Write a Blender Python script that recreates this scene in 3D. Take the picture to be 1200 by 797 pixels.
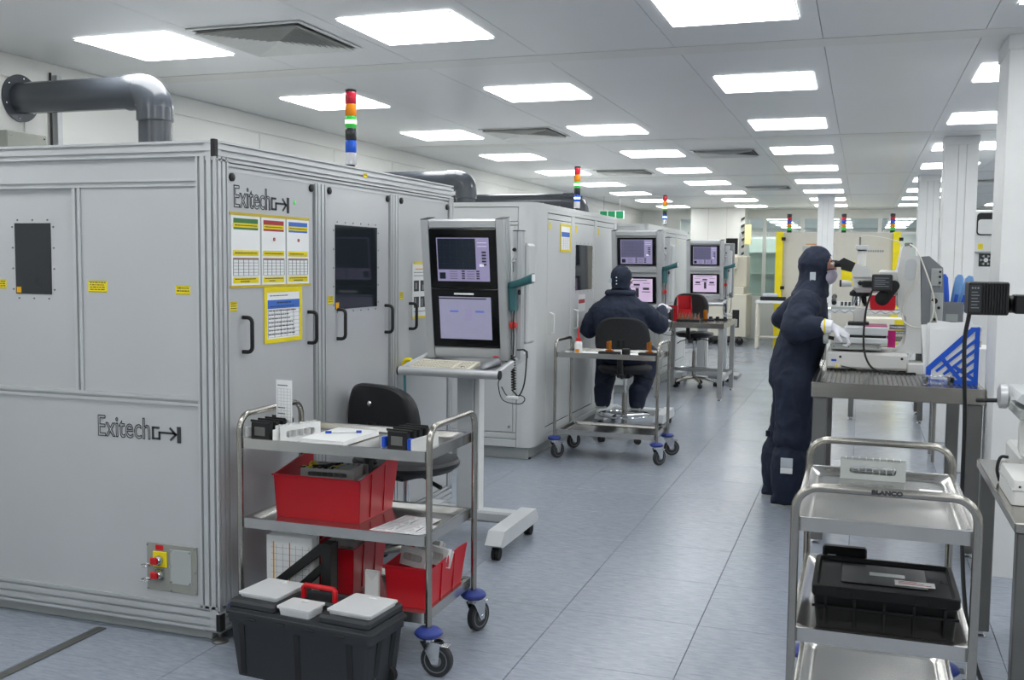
import bpy, bmesh, math, random
from mathutils import Vector, Matrix, noise
for o in list(bpy.data.objects): bpy.data.objects.remove(o)
scene = bpy.context.scene
COL = scene.collection
R = math.radians
# ---------------------------------------------------------------- camera
CAM_F, CAM_YAW, CAM_PITCH, CAM_ROLL, CAM_H = 1192.53, -.330214, -.0768077, .0105407, 1.558626
def camera():
    fw = Vector((math.sin(CAM_YAW)*math.cos(CAM_PITCH), math.cos(CAM_YAW)*math.cos(CAM_PITCH), math.sin(CAM_PITCH)))
    r0 = Vector((math.cos(CAM_YAW), -math.sin(CAM_YAW), 0)); u0 = r0.cross(fw)
    c, s = math.cos(CAM_ROLL), math.sin(CAM_ROLL)
    r = c*r0 + s*u0; u = c*u0 - s*r0
    m = Matrix(((r.x, u.x, -fw.x, 0), (r.y, u.y, -fw.y, 0), (r.z, u.z, -fw.z, CAM_H), (0, 0, 0, 1)))
    cd = bpy.data.cameras.new('camera'); co = bpy.data.objects.new('camera', cd); COL.objects.link(co)
    co.matrix_world = m
    cd.sensor_fit = 'HORIZONTAL'; cd.sensor_width = 36; cd.lens = CAM_F/1200*36; cd.clip_start = .05; cd.clip_end = 200
    scene.camera = co
camera()
# ---------------------------------------------------------------- world, exposure
wd = bpy.data.worlds.new('world'); scene.world = wd; wd.use_nodes = True
wd.node_tree.nodes['Background'].inputs[0].default_value = (.8, .85, .9, 1)
wd.node_tree.nodes['Background'].inputs[1].default_value = .15
LIGHT_STRENGTH = 10.4          # emission of each ceiling luminaire
vs = scene.view_settings
vs.view_transform = 'Standard'; vs.look = 'None'; vs.exposure = 0.0; vs.gamma = 1; vs.use_curve_mapping = False
# ---------------------------------------------------------------- materials
def lin(h):
    if isinstance(h, (tuple, list)): return (h[0], h[1], h[2], 1)
    v = [int(h[i:i+2], 16)/255 for i in (0, 2, 4)]
    return tuple([(c/12.92 if c <= .04045 else ((c+.055)/1.055)**2.4) for c in v]+[1])
MATS = {}
def mat(name, color, rough=.5, metal=0, var=.06, scale=8, bump=0, bscale=200, emit=None, estr=1, trans=0, ior=1.45, coat=0, stretch=None, rvar=0, spec=.5):
    m = bpy.data.materials.new(name); m.use_nodes = True; nt = m.node_tree; b = nt.nodes['Principled BSDF']
    b.inputs['Roughness'].default_value = rough; b.inputs['Metallic'].default_value = metal
    b.inputs['Specular IOR Level'].default_value = spec
    b.inputs['IOR'].default_value = ior; b.inputs['Transmission Weight'].default_value = trans; b.inputs['Coat Weight'].default_value = coat
    c = lin(color)
    tc = nt.nodes.new('ShaderNodeTexCoord'); mp = nt.nodes.new('ShaderNodeMapping')
    nt.links.new(tc.outputs['Object'], mp.inputs[0])
    if stretch: mp.inputs['Scale'].default_value = stretch
    nz = nt.nodes.new('ShaderNodeTexNoise'); nz.inputs['Scale'].default_value = scale; nz.inputs['Detail'].default_value = 4
    nt.links.new(mp.outputs[0], nz.inputs['Vector'])
    rp = nt.nodes.new('ShaderNodeValToRGB')
    rp.color_ramp.elements[0].position = .3; rp.color_ramp.elements[1].position = .7
    rp.color_ramp.elements[0].color = tuple([x*(1-var) for x in c[:3]]+[1]); rp.color_ramp.elements[1].color = tuple([min(1, x*(1+var)) for x in c[:3]]+[1])
    nt.links.new(nz.outputs[0], rp.inputs[0]); nt.links.new(rp.outputs[0], b.inputs['Base Color'])
    if rvar:
        mr = nt.nodes.new('ShaderNodeMapRange'); mr.inputs[3].default_value = max(.02, rough-rvar); mr.inputs[4].default_value = rough+rvar
        nt.links.new(nz.outputs[0], mr.inputs[0]); nt.links.new(mr.outputs[0], b.inputs['Roughness'])
    if bump:
        n2 = nt.nodes.new('ShaderNodeTexNoise'); n2.inputs['Scale'].default_value = bscale; n2.inputs['Detail'].default_value = 5
        nt.links.new(mp.outputs[0], n2.inputs['Vector'])
        bp = nt.nodes.new('ShaderNodeBump'); bp.inputs['Strength'].default_value = bump; bp.inputs['Distance'].default_value = .01
        nt.links.new(n2.outputs[0], bp.inputs['Height']); nt.links.new(bp.outputs[0], b.inputs['Normal'])
    if emit:
        b.inputs['Emission Color'].default_value = lin(emit); b.inputs['Emission Strength'].default_value = estr
    MATS[name] = m; return m
def glass_mat(name, color=(.9, .95, .93), fac=.12, rough=.02):
    m = bpy.data.materials.new(name); m.use_nodes = True; nt = m.node_tree; nt.nodes.remove(nt.nodes['Principled BSDF'])
    out = nt.nodes['Material Output']; t = nt.nodes.new('ShaderNodeBsdfTransparent'); g = nt.nodes.new('ShaderNodeBsdfGlossy'); x = nt.nodes.new('ShaderNodeMixShader')
    t.inputs[0].default_value = lin(color); g.inputs['Roughness'].default_value = rough; g.inputs[0].default_value = (1, 1, 1, 1)
    fr = nt.nodes.new('ShaderNodeLayerWeight'); fr.inputs[0].default_value = .5
    mr = nt.nodes.new('ShaderNodeMapRange'); mr.inputs[3].default_value = fac*.5; mr.inputs[4].default_value = min(1, fac*4)
    nt.links.new(fr.outputs['Fresnel'], mr.inputs[0]); nt.links.new(mr.outputs[0], x.inputs[0])
    nt.links.new(t.outputs[0], x.inputs[1]); nt.links.new(g.outputs[0], x.inputs[2]); nt.links.new(x.outputs[0], out.inputs[0])
    MATS[name] = m; return m
M = MATS
mat('wall', 'e6e7e3', .45, var=.015, scale=1.5)
mat('wall_joint', 'bdbdb6', .6)
mat('ceiling', 'dfe1e2', .34, var=.02, scale=1.2, rvar=.05, spec=.7)
mat('ceiling_rail', 'dadbd8', .35, var=.02)
mat('joint', '4c5058', .8)
mat('pane', 'dedede', .4)
mat('alu', 'c3c6c8', .36, .4, var=.03, scale=3)
mat('alu_dark', '8d9093', .45, .4)
mat('panel', 'babdbf', .34, .12, var=.025, scale=2.2, coat=.05)
mat('panel2', 'c6c9c9', .42, .08, var=.025, scale=2.2)
mat('panel_gap', '2c2e31', .7)
mat('plinth', 'a9aeac', .5, var=.03)
mat('black', '151617', .5, var=.1)
mat('black_gloss', '0d0e10', .18, var=.05)
mat('rubber', '1d1e20', .75, var=.1, bump=.05)
mat('tinted', '20262b', .08, var=.1, scale=3, spec=.6)
mat('yellow', 'e6d30f', .45); mat('tape_yellow', 'c8b025', .4); mat('amber', 'e8a900', .45)
mat('paper', 'eceeee', .7, var=.015); mat('ink', '33363a', .7); mat('ink_light', '8b9096', .7)
mat('green_print', '3f7a47', .6); mat('red_print', 'a53238', .6); mat('blue_print', '3f6fc4', .6); mat('brown_print', '8f6a58', .6)
mat('pvc', '4c5158', .2, var=.06, scale=4, spec=.6)
mat('pvc_light', '7d838a', .3, var=.05)
mat('steel', 'a8a59e', .22, 1, var=.05, scale=6, stretch=(1, 14, 14))
mat('steel_bright', 'c2c1bd', .2, .95, var=.05, scale=5, rvar=.06)
mat('steel_dark', '7c7c79', .42, .85, var=.07, scale=5)
mat('chrome', 'd0d2d4', .12, 1, var=.02)
mat('white_paint', 'dfe1e0', .4, var=.02); mat('grey_paint', 'c3c7c9', .4, var=.02); mat('cream', 'dcd8c9', .45, var=.02)
mat('beige', 'c6c3b7', .45, var=.02); mat('pale_yellow', 'e9e2a4', .5); mat('steel_mid', 'a9aaa8', .36, .6, var=.05); mat('vent_back', '5c6064', .7)
mat('blue_disc', '2b3c86', .5); mat('wheel_grey', '74787b', .5); mat('tyre', '2e3033', .6)
mat('red_bin', 'b70f20', .38, var=.06, scale=5); mat('red', 'c5131c', .4); mat('red_soft', 'd8342c', .4)
mat('toolbox', '2f3235', .55, var=.06, bump=.08, bscale=400); mat('toolbox_dark', '1c1e20', .6)
mat('clear', (.95, .97, .98), .3, trans=.32, var=.02); mat('clear_glass', (.93, .95, .96), .08, trans=.85, var=.01)
mat('crate', '0c0d0e', .42, var=.1, bump=.05, spec=.35)
mat('vinyl', '1b1d20', .42, var=.12, scale=12); mat('fabric_dark', '26282b', .85, var=.15, scale=60, bump=.15, bscale=500)
mat('navy', '1c2539', .8, var=.14, scale=9, bump=.9, bscale=11); mat('navy_dark', '161e33', .8, var=.1)
mat('skin', 'b98672', .55); mat('mask', 'c9c4d6', .75); mat('glove', 'e6e7ee', .6, var=.03, bump=.3, bscale=90); mat('patch', 'c4cbd3', .5)
mat('key_blue', '1746b4', .4); mat('blue_file', '1a55c6', .38, var=.05); mat('blue_soft', '6f9fd6', .35, trans=.25)
mat('teal', '336468', .45); mat('teal_light', '4d8d93', .45)
mat('copper', 'a8591d', .3, .5); mat('amber_clear', 'b06a10', .2, trans=.3)
mat('magenta', 'd0147f', .3, trans=.3); mat('cable', '1b1c1e', .5); mat('cable_white', 'd7d5ca', .5)
mat('grey_box', '92948d', .5); mat('micro', 'd2d3d0', .38, var=.02); mat('micro_grey', '7b7f84', .45)
mat('led_green', '3fae4d', .3, emit='7dff8a', estr=.35); mat('led_red', 'c32338', .2, trans=.2); mat('led_orange', 'e78a10', .2, trans=.2); mat('led_grn', '2f9a3d', .2, emit='58e06a', estr=.25); mat('led_glow', 'eaffc8', .3, emit='e2ffb0', estr=3.0)
mat('led_black', '26282a', .25); mat('led_blue', '1d5bd0', .2, trans=.15); mat('led_clear', 'd8dade', .2, trans=.4); mat('blue_glow', 'dbe8ff', .3, emit='c8dcff', estr=3.0)
mat('screen_lilac', '8a86a8', .35, emit='b3a9cf', estr=.28); mat('screen_dark', '0f141c', .2, emit='2a3442', estr=.35); mat('screen_grey', '8888a0', .35, emit='a7a5c2', estr=.36)
mat('screen_mid', '50506a', .3, emit='77728f', estr=.3); mat('screen_pink', 'c8b4d0', .35, emit='dcc3e2', estr=.4); mat('screen_ink', '2b2b38', .4, emit='3c3c50', estr=.2); mat('screen_blue', '4a62b4', .4, emit='6478c4', estr=.4); mat('screen_white', 'd5d2e2', .4, emit='e6e2f4', estr=.5)
mat('exit_green', '1a7a4c', .4, emit='2a9c66', estr=.3)
mat('luminaire', 'ffffff', .5, emit=(.985, .992, .99), estr=LIGHT_STRENGTH)
mat('luminaire_frame', 'c9cbcb', .5)
glass_mat('glass', (.9, .95, .93), .02); glass_mat('goggle', (.9, .93, .95), .3)
def floor_mat():
    m = mat('floor', '9aa3b2', .2, var=.09, scale=5, stretch=(1, 1, 1)); nt = m.node_tree; b = nt.nodes['Principled BSDF']
    tc = nt.nodes.new('ShaderNodeTexCoord'); mp = nt.nodes.new('ShaderNodeMapping'); mp.inputs['Scale'].default_value = (1.6, 7, 1); mp.inputs['Rotation'].default_value = (0, 0, .7)
    ge = nt.nodes.new('ShaderNodeNewGeometry'); nt.links.new(ge.outputs['Position'], mp.inputs[0])
    n = nt.nodes.new('ShaderNodeTexNoise'); n.inputs['Scale'].default_value = 9; n.inputs['Detail'].default_value = 8; n.inputs['Roughness'].default_value = .7
    nt.links.new(mp.outputs[0], n.inputs['Vector'])
    rp = nt.nodes.new('ShaderNodeValToRGB'); rp.color_ramp.elements[0].position = .3; rp.color_ramp.elements[1].position = .72
    rp.color_ramp.elements[0].color = lin('828a97'); rp.color_ramp.elements[1].color = lin('a0a7b3')
    nt.links.new(n.outputs[0], rp.inputs[0]); nt.links.new(rp.outputs[0], b.inputs['Base Color'])
    n2 = nt.nodes.new('ShaderNodeTexNoise'); n2.inputs['Scale'].default_value = 2.2; n2.inputs['Detail'].default_value = 6; nt.links.new(ge.outputs['Position'], n2.inputs['Vector'])
    mr = nt.nodes.new('ShaderNodeMapRange'); mr.inputs[1].default_value = .35; mr.inputs[2].default_value = .7; mr.inputs[3].default_value = .17; mr.inputs[4].default_value = .255
    nt.links.new(n2.outputs[0], mr.inputs[0]); nt.links.new(mr.outputs[0], b.inputs['Roughness'])
    n3 = nt.nodes.new('ShaderNodeTexNoise'); n3.inputs['Scale'].default_value = 45; n3.inputs['Detail'].default_value = 6; nt.links.new(mp.outputs[0], n3.inputs['Vector'])
    bp = nt.nodes.new('ShaderNodeBump'); bp.inputs['Strength'].default_value = .12; bp.inputs['Distance'].default_value = .004
    nt.links.new(n3.outputs[0], bp.inputs['Height']); nt.links.new(bp.outputs[0], b.inputs['Normal'])
floor_mat()
# ---------------------------------------------------------------- mesh helpers
def V(*a): return Vector(a)
class MB:
    def __init__(s): s.v = []; s.f = []; s.m = []
    def add(s, v, f, mi=0):
        o = len(s.v); s.v += [Vector(p) for p in v]; s.f += [[i+o for i in q] for q in f]; s.m += [mi]*len(f); return s
    def box(s, x0, y0, z0, x1, y1, z1, c=0, mi=0):
        if x0 > x1: x0, x1 = x1, x0
        if y0 > y1: y0, y1 = y1, y0
        if z0 > z1: z0, z1 = z1, z0
        c = min(c, (x1-x0)*.45, (y1-y0)*.45, (z1-z0)*.45)
        if c <= 0:
            v = [(x, y, z) for z in (z0, z1) for y in (y0, y1) for x in (x0, x1)]
            return s.add(v, [(0, 2, 3, 1), (4, 5, 7, 6), (0, 1, 5, 4), (2, 6, 7, 3), (0, 4, 6, 2), (1, 3, 7, 5)], mi)
        v = []; idx = {}
        X, Y, Z = (x0, x1), (y0, y1), (z0, z1)
        for i in (0, 1):
            for j in (0, 1):
                for k in (0, 1):
                    sx, sy, sz = (1, -1)[i], (1, -1)[j], (1, -1)[k]
                    for a in range(3):
                        p = [X[i]+sx*c, Y[j]+sy*c, Z[k]+sz*c]; p[a] = (X[i], Y[j], Z[k])[a]
                        idx[i, j, k, a] = len(v); v.append(p)
        f = []
        for i in (0, 1): f.append([idx[i, j, k, 0] for j, k in ((0, 0), (1, 0), (1, 1), (0, 1))])
        for j in (0, 1): f.append([idx[i, j, k, 1] for i, k in ((0, 0), (1, 0), (1, 1), (0, 1))])
        for k in (0, 1): f.append([idx[i, j, k, 2] for i, j in ((0, 0), (1, 0), (1, 1), (0, 1))])
        for i in (0, 1):
            for j in (0, 1): f.append([idx[i, j, 0, 0], idx[i, j, 0, 1], idx[i, j, 1, 1], idx[i, j, 1, 0]])
            for k in (0, 1): f.append([idx[i, 0, k, 0], idx[i, 0, k, 2], idx[i, 1, k, 2], idx[i, 1, k, 0]])
        for j in (0, 1):
            for k in (0, 1): f.append([idx[0, j, k, 1], idx[0, j, k, 2], idx[1, j, k, 2], idx[1, j, k, 1]])
        for i in (0, 1):
            for j in (0, 1):
                for k in (0, 1): f.append([idx[i, j, k, 0], idx[i, j, k, 1], idx[i, j, k, 2]])
        return s.add(v, f, mi)
    def loft(s, rings, caps=True, mi=0, closed=False):
        n = len(rings[0]); o = len(s.v); v = [p for r in rings for p in r]; f = []
        m = len(rings)
        for i in range(m if closed else m-1):
            for j in range(n):
                a, b = i*n+j, i*n+(j+1) % n; c, d = ((i+1) % m)*n+(j+1) % n, ((i+1) % m)*n+j
                f.append((a, b, c, d))
        if caps and not closed: f.append(list(range(n))[::-1]); f.append([(m-1)*n+j for j in range(n)])
        return s.add(v, f, mi)
    def cyl(s, p0, p1, r0, r1=None, n=14, mi=0):
        return s.tube([p0, p1], [r0, r0 if r1 is None else r1], n, mi=mi)
    def tube(s, path, r, n=8, closed=False, mi=0):
        P = [Vector(p) for p in path]; m = len(P)
        rr = r if isinstance(r, (list, tuple)) else [r]*m
        T = []
        for i in range(m):
            if closed: t = P[(i+1) % m]-P[i-1]
            elif i == 0: t = P[1]-P[0]
            elif i == m-1: t = P[-1]-P[-2]
            else: t = (P[i+1]-P[i]).normalized()+(P[i]-P[i-1]).normalized()
            T.append(t.normalized())
        up = Vector((0, 0, 1)) if abs(T[0].z) < .9 else Vector((0, 1, 0))
        a = T[0].cross(up).normalized(); rings = []
        for i in range(m):
            a = (a-T[i]*a.dot(T[i])).normalized(); b = T[i].cross(a)
            sc = 1
            if 0 < i < m-1 and not closed:
                d = (P[i+1]-P[i]).normalized().dot(T[i]); sc = 1/max(.5, d) if False else 1
            rings.append([P[i]+(a*math.cos(2*math.pi*j/n)+b*math.sin(2*math.pi*j/n))*rr[i]*sc for j in range(n)])
        return s.loft(rings, True, mi, closed)
    def lathe(s, prof, c=(0, 0, 0), axis='z', n=20, mi=0):
        rings = []
        for r, h in prof:
            ring = []
            for j in range(n):
                a = 2*math.pi*j/n; p = (max(r, 1e-4)*math.cos(a), max(r, 1e-4)*math.sin(a), h)
                if axis == 'x': p = (h, p[0], p[1])
                elif axis == 'y': p = (p[0], h, p[1])
                ring.append(Vector(p)+Vector(c))
            rings.append(ring)
        return s.loft(rings, True, mi)
    def prism(s, poly, axis, a0, a1, mi=0):
        def q(p, a): return {'x': (a, p[0], p[1]), 'y': (p[0], a, p[1]), 'z': (p[0], p[1], a)}[axis]
        return s.loft([[Vector(q(p, a)) for p in poly] for a in (a0, a1)], True, mi)
    def quad(s, a, b, c, d, mi=0): return s.add([a, b, c, d], [(0, 1, 2, 3)], mi)
    def xf(s, mtx):
        s.v = [mtx @ p for p in s.v]; return s
    def merge(s, o, mtx=None, mi=None):
        return s.add([mtx @ p for p in o.v] if mtx else o.v, o.f, 0 if mi is None else mi)
    def mesh(s, name, mats, angle=35):
        me = bpy.data.meshes.new(name); me.from_pydata([tuple(p) for p in s.v], [], s.f)
        for m_ in (mats if isinstance(mats, (list, tuple)) else [mats]): me.materials.append(M[m_])
        me.polygons.foreach_set('material_index', s.m)
        bm = bmesh.new(); bm.from_mesh(me); bmesh.ops.recalc_face_normals(bm, faces=bm.faces[:]); bm.to_mesh(me); bm.free()
        me.shade_smooth(); me.set_sharp_from_angle(angle=R(angle)); return me
    def build(s, name, mats, parent=None, world=False, angle=35):
        if world and parent is not None:
            off = Vector(parent.location)
            p = parent.parent
            while p is not None: off += Vector(p.location); p = p.parent
            s.v = [p_-off for p_ in s.v]
        return link(name, s.mesh(name, mats, angle), parent)
def link(name, me, parent=None):
    o = bpy.data.objects.new(name, me); COL.objects.link(o); o.parent = parent; return o
def tag(o, label=None, cat=None, group=None, kind=None):
    if label: o['label'] = label
    if cat: o['category'] = cat
    if group: o['group'] = group
    if kind: o['kind'] = kind
    return o
def thing(name, label, cat, loc=(0, 0, 0), rz=0, group=None):
    o = bpy.data.objects.new(name, None); o.empty_display_size = .1; COL.objects.link(o)
    o.location = loc; o.rotation_euler = (0, 0, rz); return tag(o, label, cat, group)
def struct(name, mb, m, parent=None):
    o = mb.build(name, m, parent)
    if parent is None: o['kind'] = 'structure'
    return o
def rrect(x0, y0, x1, y1, r, n=4):
    pts = []
    for cx, cy, a0 in ((x1-r, y1-r, 0), (x0+r, y1-r, 90), (x0+r, y0+r, 180), (x1-r, y0+r, 270)):
        for i in range(n+1):
            a = R(a0+90*i/n); pts.append((cx+r*math.cos(a), cy+r*math.sin(a)))
    return pts
def arc(c, r, a0, a1, n, plane):                # list of points on an arc, plane 'xz','yz','xy'
    out = []
    for i in range(n+1):
        a = R(a0+(a1-a0)*i/n); u, v = r*math.cos(a), r*math.sin(a)
        out.append(Vector(c)+Vector({'xz': (u, 0, v), 'yz': (0, u, v), 'xy': (u, v, 0)}[plane]))
    return out
def slotted(w, d, sides, g=.0105, gd=.014, pitch=.03):
    """outline of an extruded aluminium bar w x d with slots on the given sides (b,r,t,l), corner at 0,0"""
    pts = []
    def edge(p, q, on, inward):
        p = Vector(p); q = Vector(q); L = (q-p).length; t = (q-p)/L; pts.append(tuple(p))
        if on:
            k = max(1, round(L/pitch)); 
            for i in range(k):
                c = L*(i+.5)/k
                for a, dd in ((c-g/2, 0), (c-g/2, gd), (c+g/2, gd), (c+g/2, 0)): pts.append(tuple(p+t*a+Vector(inward)*dd))
    edge((0, 0), (w, 0), 'b' in sides, (0, 1)); edge((w, 0), (w, d), 'r' in sides, (-1, 0))
    edge((w, d), (0, d), 't' in sides, (0, -1)); edge((0, d), (0, 0), 'l' in sides, (1, 0))
    return pts
# ---------------------------------------------------------------- lettering (built first, while the scene is small)
def text_mb(s, size, outline=0, sx=1.0, bold=0):
    cu = bpy.data.curves.new('t', 'FONT'); cu.body = s; cu.size = size; cu.resolution_u = 3
    if outline: cu.fill_mode = 'NONE'; cu.bevel_depth = outline; cu.bevel_resolution = 0
    else: cu.extrude = .0004; cu.offset = bold
    o = bpy.data.objects.new('t', cu); COL.objects.link(o)
    dg = bpy.context.evaluated_depsgraph_get(); me = bpy.data.meshes.new_from_object(o.evaluated_get(dg))
    mb = MB(); mb.add([(v.co.x*sx, v.co.y, v.co.z) for v in me.vertices], [list(p.vertices) for p in me.polygons])
    bpy.data.objects.remove(o); bpy.data.curves.remove(cu); bpy.data.meshes.remove(me); return mb
def fit_text(mb, w, h):                          # scale so that it fills w x h with its lower left corner at 0
    x0 = min(p.x for p in mb.v); x1 = max(p.x for p in mb.v); y0 = min(p.y for p in mb.v); y1 = max(p.y for p in mb.v)
    mb.v = [Vector(((p.x-x0)/(x1-x0)*w, (p.y-y0)/(y1-y0)*h, p.z)) for p in mb.v]; return mb
TXT_LOGO = fit_text(text_mb('Exitech', .1, .0016), .262, .090)
TXT_CART = fit_text(text_mb('BLANCO', .02, 0, 1.25, .0013), .08, .0135)
TXT_FAR = fit_text(text_mb('MICRO', .12, 0, 1, .004), .36, .085)
# frame matrices: letters lie in local xy, facing local +z
def frame(origin, xdir, ydir):
    x = Vector(xdir).normalized(); y = Vector(ydir).normalized(); z = x.cross(y)
    return Matrix(((x.x, y.x, z.x, origin[0]), (x.y, y.y, z.y, origin[1]), (x.z, y.z, z.z, origin[2]), (0, 0, 0, 1)))
class Face:
    """a flat face in space to put flat things on: u along x, v up, normal towards the viewer"""
    def __init__(s, origin, xdir, ydir): s.m = frame(origin, xdir, ydir)
    def rect(s, mb, u0, v0, u1, v1, d0=0, d1=.001, c=0, mi=0):
        t = MB().box(u0, v0, d0, u1, v1, d1, c); mb.add([s.m @ p for p in t.v], t.f, mi); return mb
    def poly(s, mb, pts, d0, d1, mi=0):
        t = MB().prism(pts, 'z', d0, d1); mb.add([s.m @ p for p in t.v], t.f, mi); return mb
    def put(s, mb, src, u, v, d=0, mi=0):
        mb.add([s.m @ (p+Vector((u, v, d))) for p in src.v], src.f, mi); return mb
def copy_tree(o, parent=None):
    c = o.copy(); COL.objects.link(c); c.parent = parent
    for ch in list(o.children): copy_tree(ch, c)
    return c
rnd = random.Random(7)
# ================================================================ the room
ZC = 2.687                      # underside of the ceiling
XL, XR, YF, YB, YE = -4.55, 5.2, -3.2, 21.8, 33.0
fl = struct('floor', MB().box(XL-.1, YF-.1, -.12, XR+.1, YE+.1, -.004), 'joint')
GX, GY, TS = -1.8183, 3.7209, .6
tile_me = MB().box(-.2987, -.2987, -.02, .2987, .2987, 0, .0012).mesh('floor_tile', 'floor')
rest = MB(); n_t = 0
for j in range(-12, 50):
    for i in range(-5, 12):
        cx, cy = GX+TS*(i+.5), GY+TS*(j+.5)
        if cx+.3 < XL or cx-.3 > XR or cy+.3 < YF or cy-.3 > YE: continue
        if -2.7 < cx < 1.5 and 2.4 < cy < 19 and n_t < 290:
            t = link('floor_tile', tile_me, fl); t.location = (cx, cy, 0); n_t += 1
        else: rest.box(max(cx-.2987, XL), cy-.2987, -.02, min(cx+.2987, XR), cy+.2987, 0, .0012)
ro = rest.build('floor_tile_field', 'floor', fl); ro['kind'] = 'stuff'
# ventilated tiles behind the bench: small slots
sl = MB()
for (cx, cy) in ((.28, 5.22), (.28, 4.05)):
    for a in range(3):
        for b in range(9): sl.box(cx-.22+b*.05, cy-.12+a*.11, .0004, cx-.205+b*.05, cy-.06+a*.11, .0012)
sl.build('floor_slots', 'joint', fl)['kind'] = 'stuff'
# access plate on the floor by the first machine
ap = thing('floor_trim_plate', 'grey metal edging strip lying on the floor in front of the nearest machine', 'trim', (-3.3, 2.95, 0))
MB().box(-3.0, 2.88, .0005, -2.955, 3.40, .006, .002).build('edge_strip', 'steel_dark', ap, True)
MB().box(-3.9, 2.84, .0005, -2.955, 2.882, .006, .002).build('edge_strip', 'steel_dark', ap, True)
# ---- ceiling
ce = struct('ceiling', MB().box(XL-.1, YF-.1, ZC+.012, XR+.1, YE+.1, ZC+.1), 'joint')
PX0, PW, BY0, BP = -.2265, .7425, 5.5, 3.94
pme = MB().box(-PW/2+.0014, -1.87, 0, PW/2-.0014, 1.87, .012, .0014).mesh('ceiling_panel', 'ceiling')
for i in range(-6, 7):
    for j in range(-2, 7):
        cx, cy = PX0+PW*(i+.5), BY0+BP*(j+.5)
        if cx-PW/2 < XL+.02 or cx+PW/2 > XR or cy-1.9 < YF-3 or cy > YE: continue
        p = link('ceiling_panel', pme, ce); p.location = (cx, cy, ZC)
for j in range(-2, 8):
    MB().box(XL, BY0+BP*j-.096, ZC-.003, XR, BY0+BP*j+.096, ZC+.012, .002).build('ceiling_rail', 'ceiling_rail', ce)
MB().box(XL, YF, ZC+.001, PX0+PW*-5, YE, ZC+.012).build('ceiling_edge_panel', 'ceiling', ce)
# ---- lights
LXS = (-3.615, -2.088, -.604, .882, 2.37, 3.86)
COLN = ('left wall', 'machine front', 'aisle', 'column', 'right of columns', 'far right')
ORD = ('nearest', 'second', 'third', 'fourth', 'fifth', 'sixth', 'seventh', 'eighth', 'ninth', 'tenth', 'eleventh', 'twelfth', 'thirteenth', 'fourteenth', 'fifteenth', 'sixteenth')
dif = MB().box(-.288, -.288, -.004, .288, .288, 0, .002).mesh('diffuser', 'luminaire')
fmb = MB()
for a in (-1, 1):
    fmb.box(a*.288, -.292, -.005, a*.292, .292, 0); fmb.box(-.288, a*.288, -.005, .288, a*.292, 0)
frm = fmb.mesh('light_frame', 'luminaire_frame')
for ci, lx in enumerate(LXS):
    seen = 0
    for k in range(-3, 15):
        ly = 4.628+1.9675*k
        if ly < YF+.3 or ly > YE-.4: continue
        vis = (k >= 0)
        if vis: lab = 'square ceiling light in the %s row, %s counting from the camera' % (COLN[ci], ORD[seen]); seen += 1
        else: lab = 'square ceiling light in the %s row, %s behind the camera' % (COLN[ci], ORD[-k-1])
        if ly > YB: lab = 'ceiling light beyond the glass partition, %s row, %s counting from the camera' % (COLN[ci], ORD[seen-1])
        if ci >= 4 and ly > YB: continue
        t = thing('ceiling_light', lab, 'light', (lx, ly, ZC-.0035), 0, 'square ceiling light panels')
        link('diffuser', dif, t); link('light_frame', frm, t)
# ---- air diffusers in the ceiling
def vent(cx, cy, label, s=.32):
    t = thing('ceiling_vent', label, 'vent', (cx, cy, ZC-.003), 0, 'four-way ceiling air vents')
    b = MB()
    for a in (-1, 1):
        b.box(a*(s-.02), -s, -.006, a*s, s, 0); b.box(-s+.02, a*(s-.02), -.006, s-.02, a*s, 0)
    b.build('vent_frame', 'ceiling_rail', t)
    MB().box(-s+.02, -s+.02, -.001, s-.02, s-.02, 0).build('vent_back', 'vent_back', t)
    for side in range(4):
        mt = Matrix.Rotation(R(90*side), 4, 'Z')
        for k in range(11):
            h0 = s-.03-k*.025
            if h0 < .03: break
            q = MB().add([(-h0, h0, -.022), (h0, h0, -.022), (h0-.02, h0-.02, -.003), (-h0+.02, h0-.02, -.003), (-h0, h0, -.0205), (h0, h0, -.0205), (h0-.02, h0-.02, -.0015), (-h0+.02, h0-.02, -.0015)],
                 [(0, 1, 2, 3), (4, 7, 6, 5), (0, 4, 5, 1), (2, 6, 7, 3), (1, 5, 6, 2), (0, 3, 7, 4)])
            q.xf(mt).build('louvre', 'ceiling_rail', t)
vent(-2.875, 4.63, 'four-way slatted ceiling vent nearest the camera, above the first machine')
vent(-2.83, 8.55, 'four-way slatted ceiling vent above the second machine')
vent(-2.83, 12.5, 'four-way slatted ceiling vent above the third machine')
vent(-1.35, 10.6, 'four-way slatted ceiling vent above the aisle beyond the seated worker')
vent(-1.35, 15.5, 'four-way slatted ceiling vent farthest along the aisle')
vent(1.5, 14.9, 'four-way slatted ceiling vent right of the white columns')
# ---- walls
wl = struct('wall_left', MB().box(XL-.12, YF-.1, 0, XL, YE, ZC+.02), 'wall')
for k in range(0, 17):
    y0 = YF+.05+1.2*k+.6
    MB().box(XL, y0+.003, .1, XL+.006, y0+1.197, ZC-.14, .002).build('wall_panel', 'wall', wl)
MB().box(XL, YF, ZC-.13, XL+.012, YB, ZC, .003).build('wall_cornice', 'wall', wl)
struct('wall_right', MB().box(XR, YF-.1, 0, XR+.12, YE, ZC+.02), 'wall')
struct('wall_front', MB().box(XL, YF-.12, 0, XR, YF, ZC+.02), 'wall')
struct('wall_end', MB().box(XL, YE, 0, XR, YE+.12, ZC+.02), 'wall')
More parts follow.
